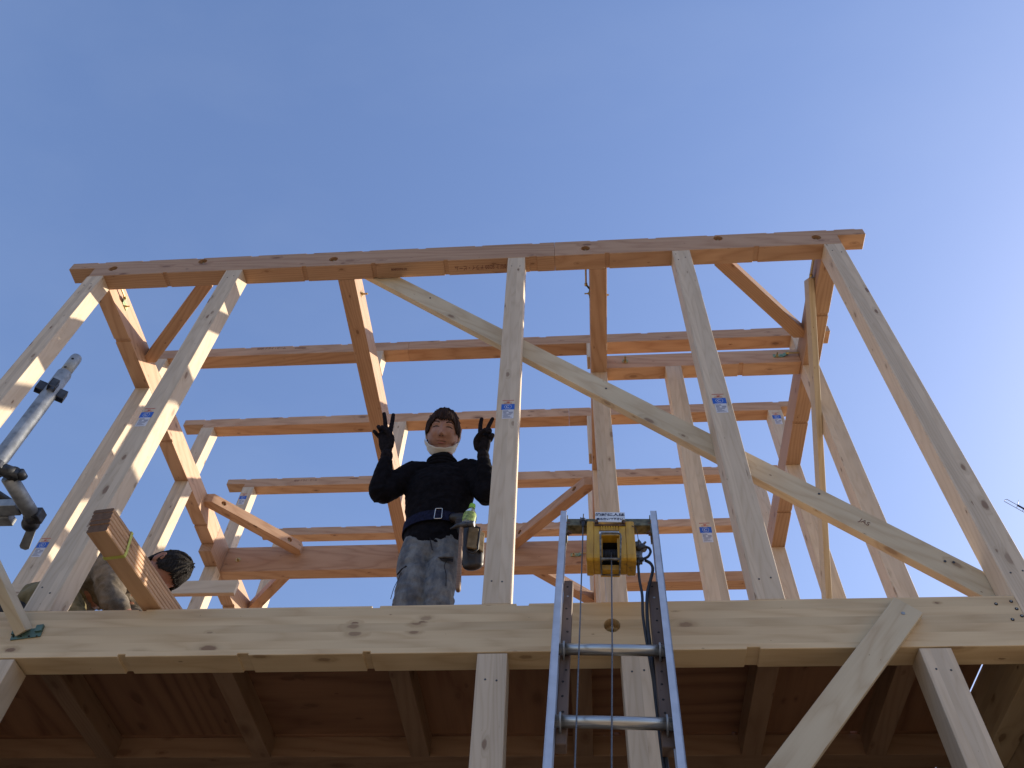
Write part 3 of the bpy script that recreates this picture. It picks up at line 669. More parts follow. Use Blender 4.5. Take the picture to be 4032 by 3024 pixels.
for k in range(4):
    a = R(35+90*k); m_ = Matrix.Translation((1.284, -.889, .205)) @ Matrix.Rotation(a, 4, 'Z')
    bm = bmesh.new()
    box(bm, (.020, -.0125, -.020), (.047, -.0095, .020)); box(bm, (.020, .0095, -.020), (.047, .0125, .020)); box(bm, (.0445, -.0095, -.020), (.047, .0095, .020))
    o = newobj('wedge_pocket', mesh(bm, 'wedge_pocket'), M['galvdark'], SC, m_); bevel(o, .0015)
bm = bmesh.new(); tube(bm, [(0, 0, -.012), (0, 0, .012)], .034, 24)
spart('clamp', bm, M['galvdark'], mw=Matrix.Translation((1.284, -.889, -.165)), bev=.002)
bm = bmesh.new(); tube(bm, [(1.30, -.885, -.165), (1.335, -.862, -.165)], .020, 16); tube(bm, [(1.335, -.862, -.150), (1.335, -.862, -.182)], .017, 14); tube(bm, [(1.352, -.865, -.160), (1.352, -.840, -.160)], .014, 12); spart('coupler', bm, M['galvdark'], True, mw=Matrix.Identity(4))
bm = bmesh.new(); tube(bm, [(1.318, -.850, -.170), (1.322, -.690, -.170)], .0225, 24); spart('ledger_stub', bm, M['galv'], True, mw=Matrix.Identity(4))
bm = bmesh.new(); tube(bm, [(1.322, -.700, -.170), (1.322, -.690, -.170), (1.322, -.672, -.170)], [.0235, .028, .026], 20); box(bm, (1.330, -.704, -.190), (1.353, -.668, -.150)); spart('collar', bm, M['galvdark'], mw=Matrix.Identity(4), bev=.003)
bm = bmesh.new(); bmesh.ops.create_uvsphere(bm, u_segments=18, v_segments=12, radius=.027, matrix=Matrix.Translation((1.303, -.655, -.172))); spart('ball_end', bm, M['galvdark'], True, mw=Matrix.Identity(4))
a0 = Vector((1.302, -.640, -.176)); a1 = Vector((1.240, -.552, -.184)); m_ = frame_of(a0, a1); h = (a1-a0).length/2
bm = bmesh.new(); pts = [(-h, -.014), (h*.8, -.016), (h, -.008), (h, .008), (h*.8, .014), (-h, .012)]
A = [bm.verts.new((x, y, -.0035)) for x, y in pts]; Bv = [bm.verts.new((x, y, .0035)) for x, y in pts]; bm.faces.new(A[::-1]); bm.faces.new(Bv)
for i in range(6): bm.faces.new((A[i], A[(i+1) % 6], Bv[(i+1) % 6], Bv[i]))
spart('lever', bm, M['galv'], mw=m_, bev=.001)
bm = bmesh.new(); box(bm, (.55, -.735, -.172), (1.285, -.69, -.142)); box(bm, (.55, -.688, -.178), (1.245, -.650, -.150)); spart('bracket_arm', bm, M['galv'], mw=Matrix.Identity(4), bev=.002)
bm = bmesh.new(); tube(bm, [(1.05, -.80, -.05), (1.30, -.70, -.165)], .011, 10); spart('hook', bm, M['galvdark'], True, mw=Matrix.Identity(4))

# ================================================================== BUNDLE OF BOARDS ON THE GIRDER
BN = thing('board_bundle', (1.36, .30, .003), 'strapped stack of six orange-brown boards lying across the girder beside the crouching man', 'board bundle')
BA = math.atan2(.13, 1); bd = Vector((math.sin(BA), math.cos(BA), 0)); bs = Vector((math.cos(BA), -math.sin(BA), 0))
org = Vector((1.345, -.412, 0))
offs = [0, -.003, -.006, -.010, -.014, -.017]; z = .012
for k in range(6):
    th = .0178; st = org+bs*offs[k]+bd*random.uniform(-.004, .006); en = st+bd*(1.55+.02*(k % 3)); zc = z+th/2
    # every board has a tongued edge so the side of the stack shows fine steps
    ln = (en-st).length; hw = .0400; bm = bmesh.new()
    pr = [(-hw+.003, -th/2), (hw-.003, -th/2), (hw, -th/2+.0035), (hw, th/2-.0045), (hw-.005, th/2-.0006), (-hw+.004, th/2-.0008), (-hw, th/2-.005), (-hw, -th/2+.004)]
    A = [bm.verts.new((-ln/2, y, z_)) for y, z_ in pr]; Bv = [bm.verts.new((ln/2, y, z_)) for y, z_ in pr]; n = len(pr)
    bm.faces.new(A).material_index = 1; bm.faces.new(Bv[::-1]).material_index = 1
    for i in range(n): bm.faces.new((A[i], Bv[i], Bv[(i+1) % n], A[(i+1) % n]))
    c_ = (st+en)/2; m_ = Matrix(((bd.x, bs.x, 0, c_.x), (bd.y, bs.y, 0, c_.y), (0, 0, 1, zc), (0, 0, 0, 1)))
    newobj('board', mesh(bm, 'board'), [M['board'], M['endgrain_shade']], BN, m_); z += .0190
zt = z
for s_ in (.132, .95):
    c_ = org+bd*s_; bm = bmesh.new(); w_ = .0065
    pts = [(-.0412, .0108), (.0412, .0108), (.0412, .034), (.0255, zt-.010), (.0245, zt+.0005), (-.0585, zt+.0005), (-.0585, zt-.02)]
    for i in range(len(pts)):
        a, b = pts[i], pts[(i+1) % len(pts)]
        q = [bm.verts.new((c_.x+bs.x*p[0]+bd.x*t, c_.y+bs.y*p[0]+bd.y*t, p[1])) for p, t in ((a, -w_), (a, w_), (b, w_), (b, -w_))]
        bm.faces.new(q)
    o = newobj('strap', mesh(bm, 'strap'), M['band'], BN); so = o.modifiers.new('s', 'SOLIDIFY'); so.thickness = .0012; so.offset = 1

# ================================================================== PEOPLE
def skin_mat(name, c, c2):
    g = G(name, .5); tc = g.n('ShaderNodeTexCoord'); nz = g.n('ShaderNodeTexNoise', {'Vector': tc.outputs['Object'], 'Scale': 45.0, 'Detail': 4.0})
    g.base(g.ramp(nz.outputs[0], [(.35, c2), (.65, c)])); g.b.inputs['Subsurface Weight'].default_value = .08; g.b.inputs['Subsurface Scale'].default_value = .01
    g.b.inputs['Subsurface Radius'].default_value = (1, .35, .2); return g.m
M['skin'] = skin_mat('skin', (.36, .195, .135), (.30, .15, .105)); M['skin2'] = skin_mat('tanned skin', (.33, .155, .10), (.26, .115, .075))
M['lip'] = plain('lips', (.30, .10, .085), .45); M['lash_shade'] = plain('eyelash and crease shade', (.018, .010, .008), .6); M['brow'] = plain('eyebrow', (.045, .024, .018), .8)  # dark lashes; same colour paints shade in eye slits, nostrils and mouth line
def _hair(name, c1, c2):
    g = G(name, .75); g.b.inputs['Specular IOR Level'].default_value = .18; tc = g.n('ShaderNodeTexCoord'); nz = g.n('ShaderNodeTexNoise', {'Vector': g.vec('MULTIPLY', tc.outputs['Object'], (260, 260, 22)), 'Scale': 1.0, 'Detail': 4.0})
    g.base(g.ramp(nz.outputs[0], [(.35, c1), (.7, c2)])); g.bump(nz.outputs[0], .8, .004); return g.m
M['hair'] = _hair('dark brown hair', (.010, .006, .005), (.055, .028, .020)); M['hair2'] = _hair('black hair', (.006, .005, .005), (.035, .030, .028))
def cloth(name, c1, c2, scale=14, fine=0.25, rough=.95, aniso=(1, 1, 1)):
    g = G(name, rough); g.b.inputs['Specular IOR Level'].default_value = .12; tc = g.n('ShaderNodeTexCoord'); P = tc.outputs['Object']
    a = g.n('ShaderNodeTexNoise', {'Vector': g.vec('MULTIPLY', P, aniso), 'Scale': float(scale), 'Detail': 6.0, 'Roughness': .6})
    b = g.n('ShaderNodeTexNoise', {'Vector': P, 'Scale': 420.0, 'Detail': 2.0})
    v = g.math('ADD', a.outputs[0], g.math('MULTIPLY', g.math('SUBTRACT', b.outputs[0], .5), fine))
    g.base(g.ramp(v, [(.36, c1), (.66, c2)])); g.bump(b.outputs[0], .3, .0015); return g.m
M['sweater'] = cloth('black knit', (.003, .003, .005), (.008, .008, .012), 30); M['glove'] = cloth('black work glove', (.007, .0065, .0085), (.019, .016, .021), 60)
M['denim'] = cloth('washed grey-blue work cloth', (.095, .108, .13), (.215, .228, .235), 16, .2, .95, (1.6, 1.6, .7)); M['denimdark'] = cloth('dark seam and pocket shade', (.02, .022, .03), (.05, .052, .06), 30)
M['khaki'] = cloth('khaki work jacket', (.10, .082, .062), (.235, .20, .16), 12); M['olivecloth'] = cloth('olive work trousers', (.10, .085, .045), (.23, .195, .115), 12); M['greycloth'] = cloth('dark grey cloth', (.03, .03, .035), (.10, .098, .10), 14)
M['mask'] = plain('white paper mask', (.62, .61, .57), .8, var=.05); M['navy'] = cloth('navy webbing', (.006, .008, .022), (.014, .018, .05), 60); M['leather'] = plain('black leather', (.018, .014, .012), .45, var=.3, scale=50, bump=.15)
M['canvas'] = cloth('worn beige canvas', (.15, .115, .07), (.30, .24, .155), 20); M['chrome'] = plain('polished steel', (.7, .68, .62), .22, 1.0, var=.03); M['handle'] = wood('hammer handle', (.23, .15, .10), (.13, .075, .045), ring=150, knot=0.0, contrast=.5, streak=.5)
M['capgreen'] = plain('green bottle cap', (.25, .55, .06), .35, var=.04)
def limb(bm, pts, rad, seg=18, side=(1, 0, 0), n=6):
    """closed tapered limb with rounded ends; rad entries are r or (r_side, r_other)"""
    P = [Vector(p) for p in pts]; Rr = [r_ if isinstance(r_, tuple) else (r_, r_) for r_ in rad]
    # smooth resample
    idx = []; 
    Pe = [P[0]*2-P[1]]+P+[P[-1]*2-P[-2]]; Re = [Rr[0]]+Rr+[Rr[-1]]; out = []
    for i in range(1, len(Pe)-2):
        for k in range(n):
            t = k/n; a, b, c_, d_ = Pe[i-1:i+3]
            p = .5*((2*b)+(c_-a)*t+(2*a-5*b+4*c_-d_)*t*t+(3*b-3*c_+d_-a)*t**3)
            s_ = t*t*(3-2*t); ra = [Re[i][q]*(1-s_)+Re[i+1][q]*s_ for q in (0, 1)]; out.append((p, ra))
    out.append((P[-1], list(Rr[-1])))
    d0 = (out[0][0]-out[1][0]).normalized(); d1 = (out[-1][0]-out[-2][0]).normalized()
    def cap(p, ra, d): 
        m_ = min(ra); return [(p+d*m_*math.sin(a), [x*math.cos(a) for x in ra]) for a in (R(30), R(58), R(78))]
    out = cap(out[0][0], out[0][1], d0)[::-1]+out+cap(out[-1][0], out[-1][1], d1)
    rings = []; S_ = Vector(side); ps = None
    for i, (p, ra) in enumerate(out):
        t = (out[min(i+1, len(out)-1)][0]-out[max(i-1, 0)][0]).normalized()
        a = S_-t*S_.dot(t)
        if a.length < .25 and ps is not None: a = ps-t*ps.dot(t)
        a.normalize(); ps = a; b = t.cross(a)
        rings.append([bm.verts.new(p+a*math.cos(q)*ra[0]+b*math.sin(q)*ra[1]) for q in [2*math.pi*k/seg for k in range(seg)]])
    for i in range(len(rings)-1):
        for k in range(seg): bm.faces.new((rings[i][k], rings[i][(k+1) % seg], rings[i+1][(k+1) % seg], rings[i+1][k]))
    bm.faces.new(rings[0][::-1]); bm.faces.new(rings[-1])
def ball(bm, c, r_, m=None):
    bmesh.ops.create_uvsphere(bm, u_segments=20, v_segments=14, radius=1, matrix=Matrix.Translation(c) @ (m or Matrix.Identity(4)) @ Matrix.Diagonal((*r_, 1)))
def meld(name, bm, mat, parent, voxel=.008, smooth=4, wrinkle=0, wscale=(14, 14, 14), seed=0):
    o = newobj(name, mesh(bm, name, True), mat, parent)
    m_ = o.modifiers.new('r', 'REMESH'); m_.mode = 'VOXEL'; m_.voxel_size = voxel; m_.use_smooth_shade = True
    if smooth: s_ = o.modifiers.new('s', 'SMOOTH'); s_.iterations = smooth; s_.factor = .5
    bpy.context.view_layer.update(); evaluate(o)
    if wrinkle:
        me = o.data; ws = Vector(wscale); sh = Vector((seed*3.1, seed*1.7, seed*.9)); inv = wm(o)
        nr = [v.normal.copy() for v in me.vertices]
        for v, nn in zip(me.vertices, nr):
            q = inv @ v.co; w1 = noise.noise(Vector((q.x*ws.x, q.y*ws.y, q.z*ws.z))+sh); w2 = noise.noise(Vector((q.x*ws.x*2.3, q.y*ws.y*2.3, q.z*ws.z*2.3))+sh)
            v.co += nn*((1-abs(w1)*2.4)*.6+(1-abs(w2)*2.2)*.3-.3)*wrinkle
        me.update()
    for p in o.data.polygons: p.use_smooth = True
    return o
# ---- head shape in its own frame: face towards -Y, crown +Z, metres
def head_point(d, s=1.0):
    x, y, z = d
    px, py, pz = .0775*x, .094*y, .116*z
    if z < 0:
        t = -z; px *= 1-.24*t**1.7; 
        py = py*(1-.16*t**2) if y < 0 else py*(1-.42*t**1.5)
    if z > .2: px *= 1+.02
    fr = max(0, -y)
    g_ = lambda cx, cz, sx, sz: math.exp(-((px-cx)/sx)**2-((pz-cz)/sz)**2)
    dy = 0
    dy -= .019*g_(0, -.027, .0125, .013)+.012*g_(0, -.012, .009, .017)+.006*g_(0, .006, .008, .016)     # nose
    dy -= .006*(g_(.0125, -.031, .008, .008)+g_(-.0125, -.031, .008, .008))                             # nostril wings
    dy += .0075*(g_(.031, .011, .017, .011)+g_(-.031, .011, .017, .011))                                # eye sockets
    dy -= .0045*(g_(.031, .008, .012, .006)+g_(-.031, .008, .012, .006))                                # lids
    dy -= .004*(g_(.030, .027, .022, .008)+g_(-.030, .027, .022, .008))                                 # brow ridge
    dy -= .0055*(g_(.041, -.022, .018, .018)+g_(-.041, -.022, .018, .018))                              # cheeks
    dy -= .0055*g_(0, -.056, .022, .007)+.0060*g_(0, -.068, .018, .007); dy += .0030*g_(0, -.062, .024, .0028)
    dy -= .006*g_(0, -.094, .022, .014); dy += .0035*g_(0, -.081, .02, .005)
    return Vector((px, py+dy*min(1, fr*2.2), pz))*s
def face_y(x, z, s=1.0):
    """front surface of the face at local x,z"""
    best = None
    y = -.02; dz = z/.116; 
    for it in range(40):
        dx = x/.0775/(1-.24*max(0, -dz)**1.7); yy = -math.sqrt(max(.02, 1-dx*dx-dz*dz)); p = head_point((dx, yy, dz)); 
        return p.y
def head_bm(bm, M4, s=1.0, nu=72, nv=56):
    vs = []
    for j in range(1, nv):
        th = math.pi*j/nv; row = []
        for i in range(nu):
            ph = 2*math.pi*i/nu; d = (math.sin(th)*math.cos(ph), math.sin(th)*math.sin(ph), math.cos(th)); row.append(bm.verts.new(M4 @ head_point(d, s)))
        vs.append(row)
    tp = bm.verts.new(M4 @ head_point((0, 0, 1), s)); bt = bm.verts.new(M4 @ head_point((0, 0, -1), s))
    for j in range(len(vs)-1):
        for i in range(nu): bm.faces.new((vs[j][i], vs[j][(i+1) % nu], vs[j+1][(i+1) % nu], vs[j+1][i]))
    for i in range(nu): bm.faces.new((tp, vs[0][(i+1) % nu], vs[0][i])); bm.faces.new((bt, vs[-1][i], vs[-1][(i+1) % nu]))
def ears(bm, M4):
    for s_ in (-1, 1):
        c = M4 @ Vector((s_*.079, .010, -.004)); m3 = M4.to_3x3().to_4x4() @ Matrix.Rotation(R(-18*s_), 4, 'Z')
        ball(bm, c, (.0085, .017, .030), m3)
        rim = [M4 @ Vector((s_*(.083+.004*math.sin(R(a))), .012-.017*math.cos(R(a))*-1, .004+.030*math.sin(R(a)))) for a in range(-40, 200, 24)]
        tube(bm, rim, .0042, 8)
def curve_on_face(pts, M4, rad, lift=.0012, seg=6):
    out = []
    for x, z in pts: out.append(M4 @ Vector((x, face_y(x, z)-lift, z)))
    return out
def hair_shell(name, M4, parent, mat, front, sides, back, sc=1.085, seed=1, spike=.010):
    """thick hair cap: front/sides/back = lowest local z of the hair in each direction"""
    bm = bmesh.new(); nu, nv = 120, 60; rows = []
    rnd = random.Random(seed)
    jag = [rnd.uniform(-1, 1) for _ in range(nu)]
    def low(ph, i):
        y = math.sin(ph); x = abs(math.cos(ph))
        if y < 0:
            w = min(1, max(0, (-y-.55)/.28)); b = sides*(1-w)+front*w
            return b+jag[i]*spike*(.25+.75*w)
        w = min(1, y/.5); return sides*(1-w)+back*w+jag[i]*.004
    for i in range(nu):
        ph = 2*math.pi*i/nu; lz = low(ph, i); col_ = []
        # angle where head surface reaches lz
        th1 = math.acos(max(-1, min(1, lz/.116)))
        for j in range(nv+1):
            th = th1*j/nv; d = Vector((math.sin(th)*math.cos(ph), math.sin(th)*math.sin(ph), math.cos(th)))
            b = Vector((.080*d.x, .097*d.y, .118*d.z))
            k = 1+(sc-1)*(1-.55*(j/nv)**5)
            lock = noise.noise(Vector((ph*7+seed*5, th*1.2, seed)))*.009+noise.noise(Vector((ph*19, th*2.5, seed+4)))*.0045
            q = b*k+d*lock; 
            if j > nv-5: q += Vector((0, 0, -.001))
            col_.append(q)
        rows.append(col_)
    V = [[bm.verts.new(M4 @ q) for q in c_[1:]] for c_ in rows]; tp = bm.verts.new(M4 @ Vector((0, 0, .118*sc)))
    for i in range(nu):
        a, b = V[i], V[(i+1) % nu]; bm.faces.new((tp, a[0], b[0]))
        for j in range(nv-1): bm.faces.new((a[j], a[j+1], b[j+1], b[j]))
    # loose locks along the lower edge and a few flyaways on top
    for k in range(90):
        i = rnd.randrange(nu); e = rows[i][-1]; u_ = rows[i][-9]; d = (e-u_).normalized(); L_ = rnd.uniform(.003, .010)
        w_ = Vector((-d.y, d.x, 0)); w_ = (w_.normalized() if w_.length > .1 else Vector((1, 0, 0)))*rnd.uniform(.0015, .003)
        b0 = e-d*.012; q = [M4 @ (b0-w_), M4 @ (b0+w_), M4 @ (e+d*L_+w_*rnd.uniform(-1, 1))]
        bm.faces.new([bm.verts.new(p) for p in q])
    for k in range(60):
        i = rnd.randrange(nu); j = rnd.randrange(3, 34); e = rows[i][j]; nn = e.normalized(); t = (rows[i][j+2]-e).normalized()
        w_ = nn.cross(t)*rnd.uniform(.0012, .0026); tip = e+t*rnd.uniform(.008, .016)+nn*rnd.uniform(.0005, .0022)
        bm.faces.new([bm.verts.new(M4 @ p) for p in (e-w_, e+w_, tip)])
    o = newobj(name, mesh(bm, name, True), mat, parent); so = o.modifiers.new('s', 'SOLIDIFY'); so.thickness = .004; so.offset = -1; return o

# ---------------- carpenter with the V signs
CP = thing('person', (2.33, .52, .024), 'standing carpenter in black sweater and washed work trousers making V signs with both gloved hands', 'person')
HM = Matrix.Translation((2.331, .408, 1.444)) @ Matrix.Scale(1.085, 4) @ Matrix.Rotation(R(7), 4, 'Z') @ Matrix.Rotation(R(33), 4, 'X') @ Matrix.Rotation(R(1.5), 4, 'Y')
shoulderR = (2.185, .475, 1.205); elbowR = (2.052, .43, 1.025); wristR = (2.062, .375, 1.225)
shoulderL = (2.485, .475, 1.215); elbowL = (2.600, .43, .995); wristL = (2.562, .375, 1.205)
HANDS = {
 'R': dict(palm=[(2.062, .372, 1.245), (2.050, .352, 1.315), (2.040, .342, 1.375)], prad=[(.024, .017), (.036, .019), (.037, .017)],
   fingers=[[(2.062, .345, 1.385), (2.064, .335, 1.435), (2.065, .328, 1.475), (2.064, .324, 1.512)],       # index
            [(2.040, .345, 1.392), (2.030, .335, 1.445), (2.022, .328, 1.485), (2.013, .322, 1.522)],       # middle
            [(2.020, .346, 1.385), (2.006, .328, 1.408), (2.004, .308, 1.398), (2.014, .304, 1.376)],       # ring, curled
            [(2.006, .350, 1.365), (1.988, .334, 1.380), (1.986, .314, 1.368), (1.998, .310, 1.350)]],      # little, curled
   thumb=[(2.080, .350, 1.290), (2.083, .330, 1.330), (2.058, .312, 1.362), (2.028, .300, 1.385)]),
 'L': dict(palm=[(2.562, .372, 1.222), (2.560, .352, 1.275), (2.562, .342, 1.322)], prad=[(.024, .017), (.036, .019), (.037, .017)],
   fingers=[[(2.544, .345, 1.330), (2.541, .335, 1.375), (2.541, .328, 1.415), (2.545, .322, 1.452)],
            [(2.564, .345, 1.335), (2.577, .335, 1.378), (2.589, .328, 1.415), (2.602, .322, 1.450)],
            [(2.584, .346, 1.330), (2.593, .328, 1.352), (2.594, .308, 1.345), (2.585, .304, 1.325)],
            [(2.597, .350, 1.312), (2.608, .334, 1.325), (2.609, .314, 1.314), (2.599, .310, 1.298)]],
   thumb=[(2.530, .350, 1.255), (2.524, .330, 1.290), (2.545, .312, 1.322), (2.572, .300, 1.338)])}
def hand(bm, h, g_=0.0):
    limb(bm, h['palm'], [(a+g_, b+g_) for a, b in h['prad']], 16)
    for k, fg in enumerate(h['fingers']):
        r0 = (.0098, .0098, .0092, .0082)[k]; limb(bm, fg, [r0+g_, r0+g_, r0*.93+g_, r0*.85+g_], 12, n=4)
    limb(bm, h['thumb'], [.0125+g_, .0115+g_, .0100+g_, .0088+g_], 12, n=4)
bm = bmesh.new(); head_bm(bm, HM); ears(bm, HM)
limb(bm, [(2.335, .49, 1.20), (2.333, .465, 1.30), (2.331, .435, 1.38)], [.056, .054, .056])
limb(bm, [(2.335, .56, .78), (2.335, .53, .92), (2.335, .51, 1.05), (2.335, .50, 1.18)], [(.145, .095), (.13, .085), (.145, .095), (.13, .08)])
for sh, el, wr, hk in ((shoulderR, elbowR, wristR, 'R'), (shoulderL, elbowL, wristL, 'L')):
    mid = tuple((a+b)/2 for a, b in zip(sh, el)); limb(bm, [(2.335, .50, 1.19), sh, mid, el, tuple((a+b)/2 for a, b in zip(el, wr)), wr], [.05, .052, .044, .036, .035, .026]); hand(bm, HANDS[hk])
for s_ in (-1, 1):
    limb(bm, [(2.335+s_*.062, .555, .78), (2.334+s_*.066, .54, .60), (2.334+s_*.066, .505, .44), (2.334+s_*.066, .545, .22), (2.334+s_*.066, .57, .03)], [.06, .052, .042, .040, .034])
    limb(bm, [(2.334+s_*.066, .58, .0), (2.334+s_*.066, .50, -.01), (2.334+s_*.066, .44, -.015)], [(.028, .025), (.03, .022), (.028, .018)])
body = meld('body', bm, M['skin'], CP, .0042, 1)
HR = hair_shell('hair', HM, CP, M['hair'], .047, -.010, -.050, 1.085, 3, .006)
def fpart(name, bm, mat, smooth=True): return newobj(name, mesh(bm, name, smooth), mat, CP)
for s_ in (-1, 1):
    bm = bmesh.new(); tube(bm, curve_on_face([(s_*.0155, .0085), (s_*.024, .0115), (s_*.033, .0125), (s_*.042, .0105), (s_*.049, .0060)], HM, 0, .0012), [.0011, .0026, .0031, .0026, .0011], 8); fpart('eye', bm, M['lash_shade'])
    bm = bmesh.new(); tube(bm, curve_on_face([(s_*.016, .030), (s_*.026, .036), (s_*.038, .037), (s_*.052, .029)], HM, 0, .0008), [.0026, .0042, .0036, .0013], 8); fpart('eyebrow', bm, M['brow'])
    bm = bmesh.new(); ball(bm, HM @ Vector((s_*.0072, face_y(0, -.036)+.0050, -.0375)), (.0036, .0036, .0022)); fpart('nostril', bm, M['lash_shade'])
bm = bmesh.new(); tube(bm, curve_on_face([(-.026, -.0585), (-.014, -.0605), (0, -.0615), (.014, -.0605), (.026, -.0585)], HM, 0, .0009), [.0005, .0010, .0011, .0010, .0005], 8); fpart('mouth', bm, M['lash_shade'])
bm = bmesh.new(); tube(bm, curve_on_face([(-.020, -.0655), (-.01, -.068), (0, -.0685), (.01, -.068), (.020, -.0655)], HM, 0, .0004), [.0012, .0030, .0036, .0030, .0012], 8); tube(bm, curve_on_face([(-.021, -.0575), (-.008, -.0560), (0, -.0572), (.008, -.0560), (.021, -.0575)], HM, 0, .0002), [.0008, .0020, .0018, .0020, .0008], 8); fpart('lips', bm, M['lip'])
# pulled-down mask
bm = bmesh.new(); NN = 26; rows = []
for j in range(7):
    row = []
    for i in range(NN+1):
        a = R(-82+164*i/NN); v_ = j/6
        x = .080*math.sin(a)*(1-.12*v_); zz = -.030-.066*math.cos(a)-.040*v_-.0012*math.sin(i*1.3); y = -.090*math.cos(a)*(1-.22*v_)+.014*v_
        if i < 4: x -= .010*(1-i/4)*(1 if j < 4 else .3); 
        row.append(bm.verts.new(HM @ Vector((x, y, zz))))
    rows.append(row)
for j in range(6):
    for i in range(NN): bm.faces.new((rows[j][i], rows[j][i+1], rows[j+1][i+1], rows[j+1][i]))
mk = fpart('face_mask', bm, M['mask']); so = mk.modifiers.new('s', 'SOLIDIFY'); so.thickness = .0018
for s_ in (-1, 1):
    bm = bmesh.new(); tube(bm, [HM @ Vector(p) for p in cat([(s_*.079, -.022, -.050), (s_*.083, -.012, -.025), (s_*.088, .006, .012), (s_*.083, .025, .018), (s_*.080, .020, -.03), (s_*.075, -.010, -.066)], 5)], .0012, 6); fpart('mask_loop', bm, M['mask'])
# sweater
bm = bmesh.new()
limb(bm, [(2.333, .550, .775), (2.335, .545, .835), (2.337, .53, .90), (2.338, .515, .99), (2.338, .50, 1.08), (2.338, .49, 1.16), (2.337, .485, 1.215)], [(.146, .122), (.151, .124), (.152, .122), (.166, .122), (.176, .122), (.168, .105), (.115, .075)], 28)
for sh, el, wr in ((shoulderR, elbowR, wristR), (shoulderL, elbowL, wristL)):
    s_ = -1 if sh[0] < 2.33 else 1; mid = tuple((a+b)/2 for a, b in zip(sh, el)); m2 = tuple((a*.5+b*.5) for a, b in zip(el, wr))
    limb(bm, [(2.337+s_*.05, .49, 1.205), (2.337+s_*.118, .48, 1.215), sh, mid, el, m2, tuple(a*.15+b*.85 for a, b in zip(el, wr))], [.062, .066, .068, .064, .057, .050, .038], 20)
limb(bm, [(2.336, .485, 1.215), (2.334, .468, 1.285)], [(.071, .066), (.0675, .064)], 24)
sw = meld('sweater', bm, M['sweater'], CP, .007, 3, .0055, (16, 16, 26), 2)
bm = bmesh.new()
for k, (p, a, b) in enumerate((((2.335, .478, 1.245), .0735, .068), ((2.3345, .473, 1.262), .0725, .0675), ((2.334, .468, 1.279), .0722, .067))):
    m_ = Matrix.Rotation(R(12), 4, 'X'); pts = [Vector(p)+m_ @ Vector((a*math.cos(R(t)), b*math.sin(R(t)), 0)) for t in range(0, 360, 12)]; tube(bm, pts+[pts[0]], .0105, 10, cap=False)
fpart('collar', bm, M['sweater'])
# gloves (with ribbed cuffs)
for hk, wr, el in (('R', wristR, elbowR), ('L', wristL, elbowL)):
    bm = bmesh.new(); hand(bm, HANDS[hk], .0022)
    W_ = Vector(wr); E_ = Vector(el); P0 = Vector(HANDS[hk]['palm'][0]); lo_ = W_.lerp(E_, .42)
    pts = [lo_.lerp(P0, t/9) for t in range(10)]; rr_ = [.036+.003*math.sin(t*2.4)-.0006*t for t in range(10)]
    limb(bm, pts, rr_, 18, n=3)
    meld('glove', bm, M['glove'], CP, .0034, 1, .0010, (60, 60, 90), 5)
# trousers
bm = bmesh.new()
limb(bm, [(2.335, .555, .86), (2.333, .556, .80), (2.331, .555, .73)], [(.138, .108), (.146, .115), (.146, .112)], 28)
for s_, kx in ((-1, 2.268), (1, 2.400)):
    limb(bm, [(2.333+s_*.068, .553, .76), (2.328+s_*.071, .54, .64), (kx-.006*s_, .515, .52), (kx, .50, .43), (kx, .525, .30), (kx, .555, .14), (kx, .57, .015)], [(.080, .100), (.078, .092), (.072, .080), (.069, .074), (.068, .074), (.062, .068), (.056, .062)], 22)
tr = meld('trousers', bm, M['denim'], CP, .0065, 2, .0085, (13, 13, 24), 7)
for kx in (2.268, 2.400):
    bm = bmesh.new(); limb(bm, [(kx, .585, -.005), (kx, .50, -.012), (kx, .425, -.018)], [(.038, .034), (.044, .032), (.040, .026)]); box(bm, (kx-.042, .42, -.045), (kx+.042, .61, -.030)); o = meld('shoe', bm, M['leather'], CP, .006, 2)
def slab(name, pts, mat, depth=.004, parent=CP, smooth=False):
    """thin flat piece: outline points given in space, thickened towards -Y"""
    bm = bmesh.new(); A = [bm.verts.new(Vector(p)) for p in pts]; Bv = [bm.verts.new(Vector(p)+Vector((0, depth, 0))) for p in pts]; n = len(pts)
    bm.faces.new(A); bm.faces.new(Bv[::-1])
    for i in range(n): bm.faces.new((A[i], Bv[i], Bv[(i+1) % n], A[(i+1) % n]))
    o = newobj(name, mesh(bm, name, smooth), mat, parent); bevel(o, .001); return o
# cargo pocket flap, dark slab painted in as its shadow, slanted zip
slab('pocket_flap', [(2.382, .444, .622), (2.430, .432, .633), (2.458, .446, .634), (2.458, .438, .612), (2.415, .424, .603), (2.388, .434, .609)], M['denim'], .01)
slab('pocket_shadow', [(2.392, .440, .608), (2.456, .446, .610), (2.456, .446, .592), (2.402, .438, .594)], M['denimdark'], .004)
bm = bmesh.new(); tube(bm, [(2.200, .475, .545), (2.222, .455, .560), (2.248, .446, .566)], .0038, 6); tube(bm, [(2.236, .446, .560), (2.245, .442, .566)], .0045, 6); fpart('zip', bm, M['denimdark'])
bm = bmesh.new(); tube(bm, cat([(2.330, .443, .800), (2.330, .440, .755), (2.340, .442, .71), (2.352, .45, .665)], 5), .0022, 6); tube(bm, cat([(2.222, .458, .545), (2.214, .455, .50), (2.206, .44, .44), (2.200, .44, .38)], 5), .0016, 6); tube(bm, cat([(2.425, .45, .60), (2.42, .44, .56), (2.435, .425, .50), (2.44, .43, .44)], 5), .0018, 6); fpart('seam', bm, M['denimdark'])
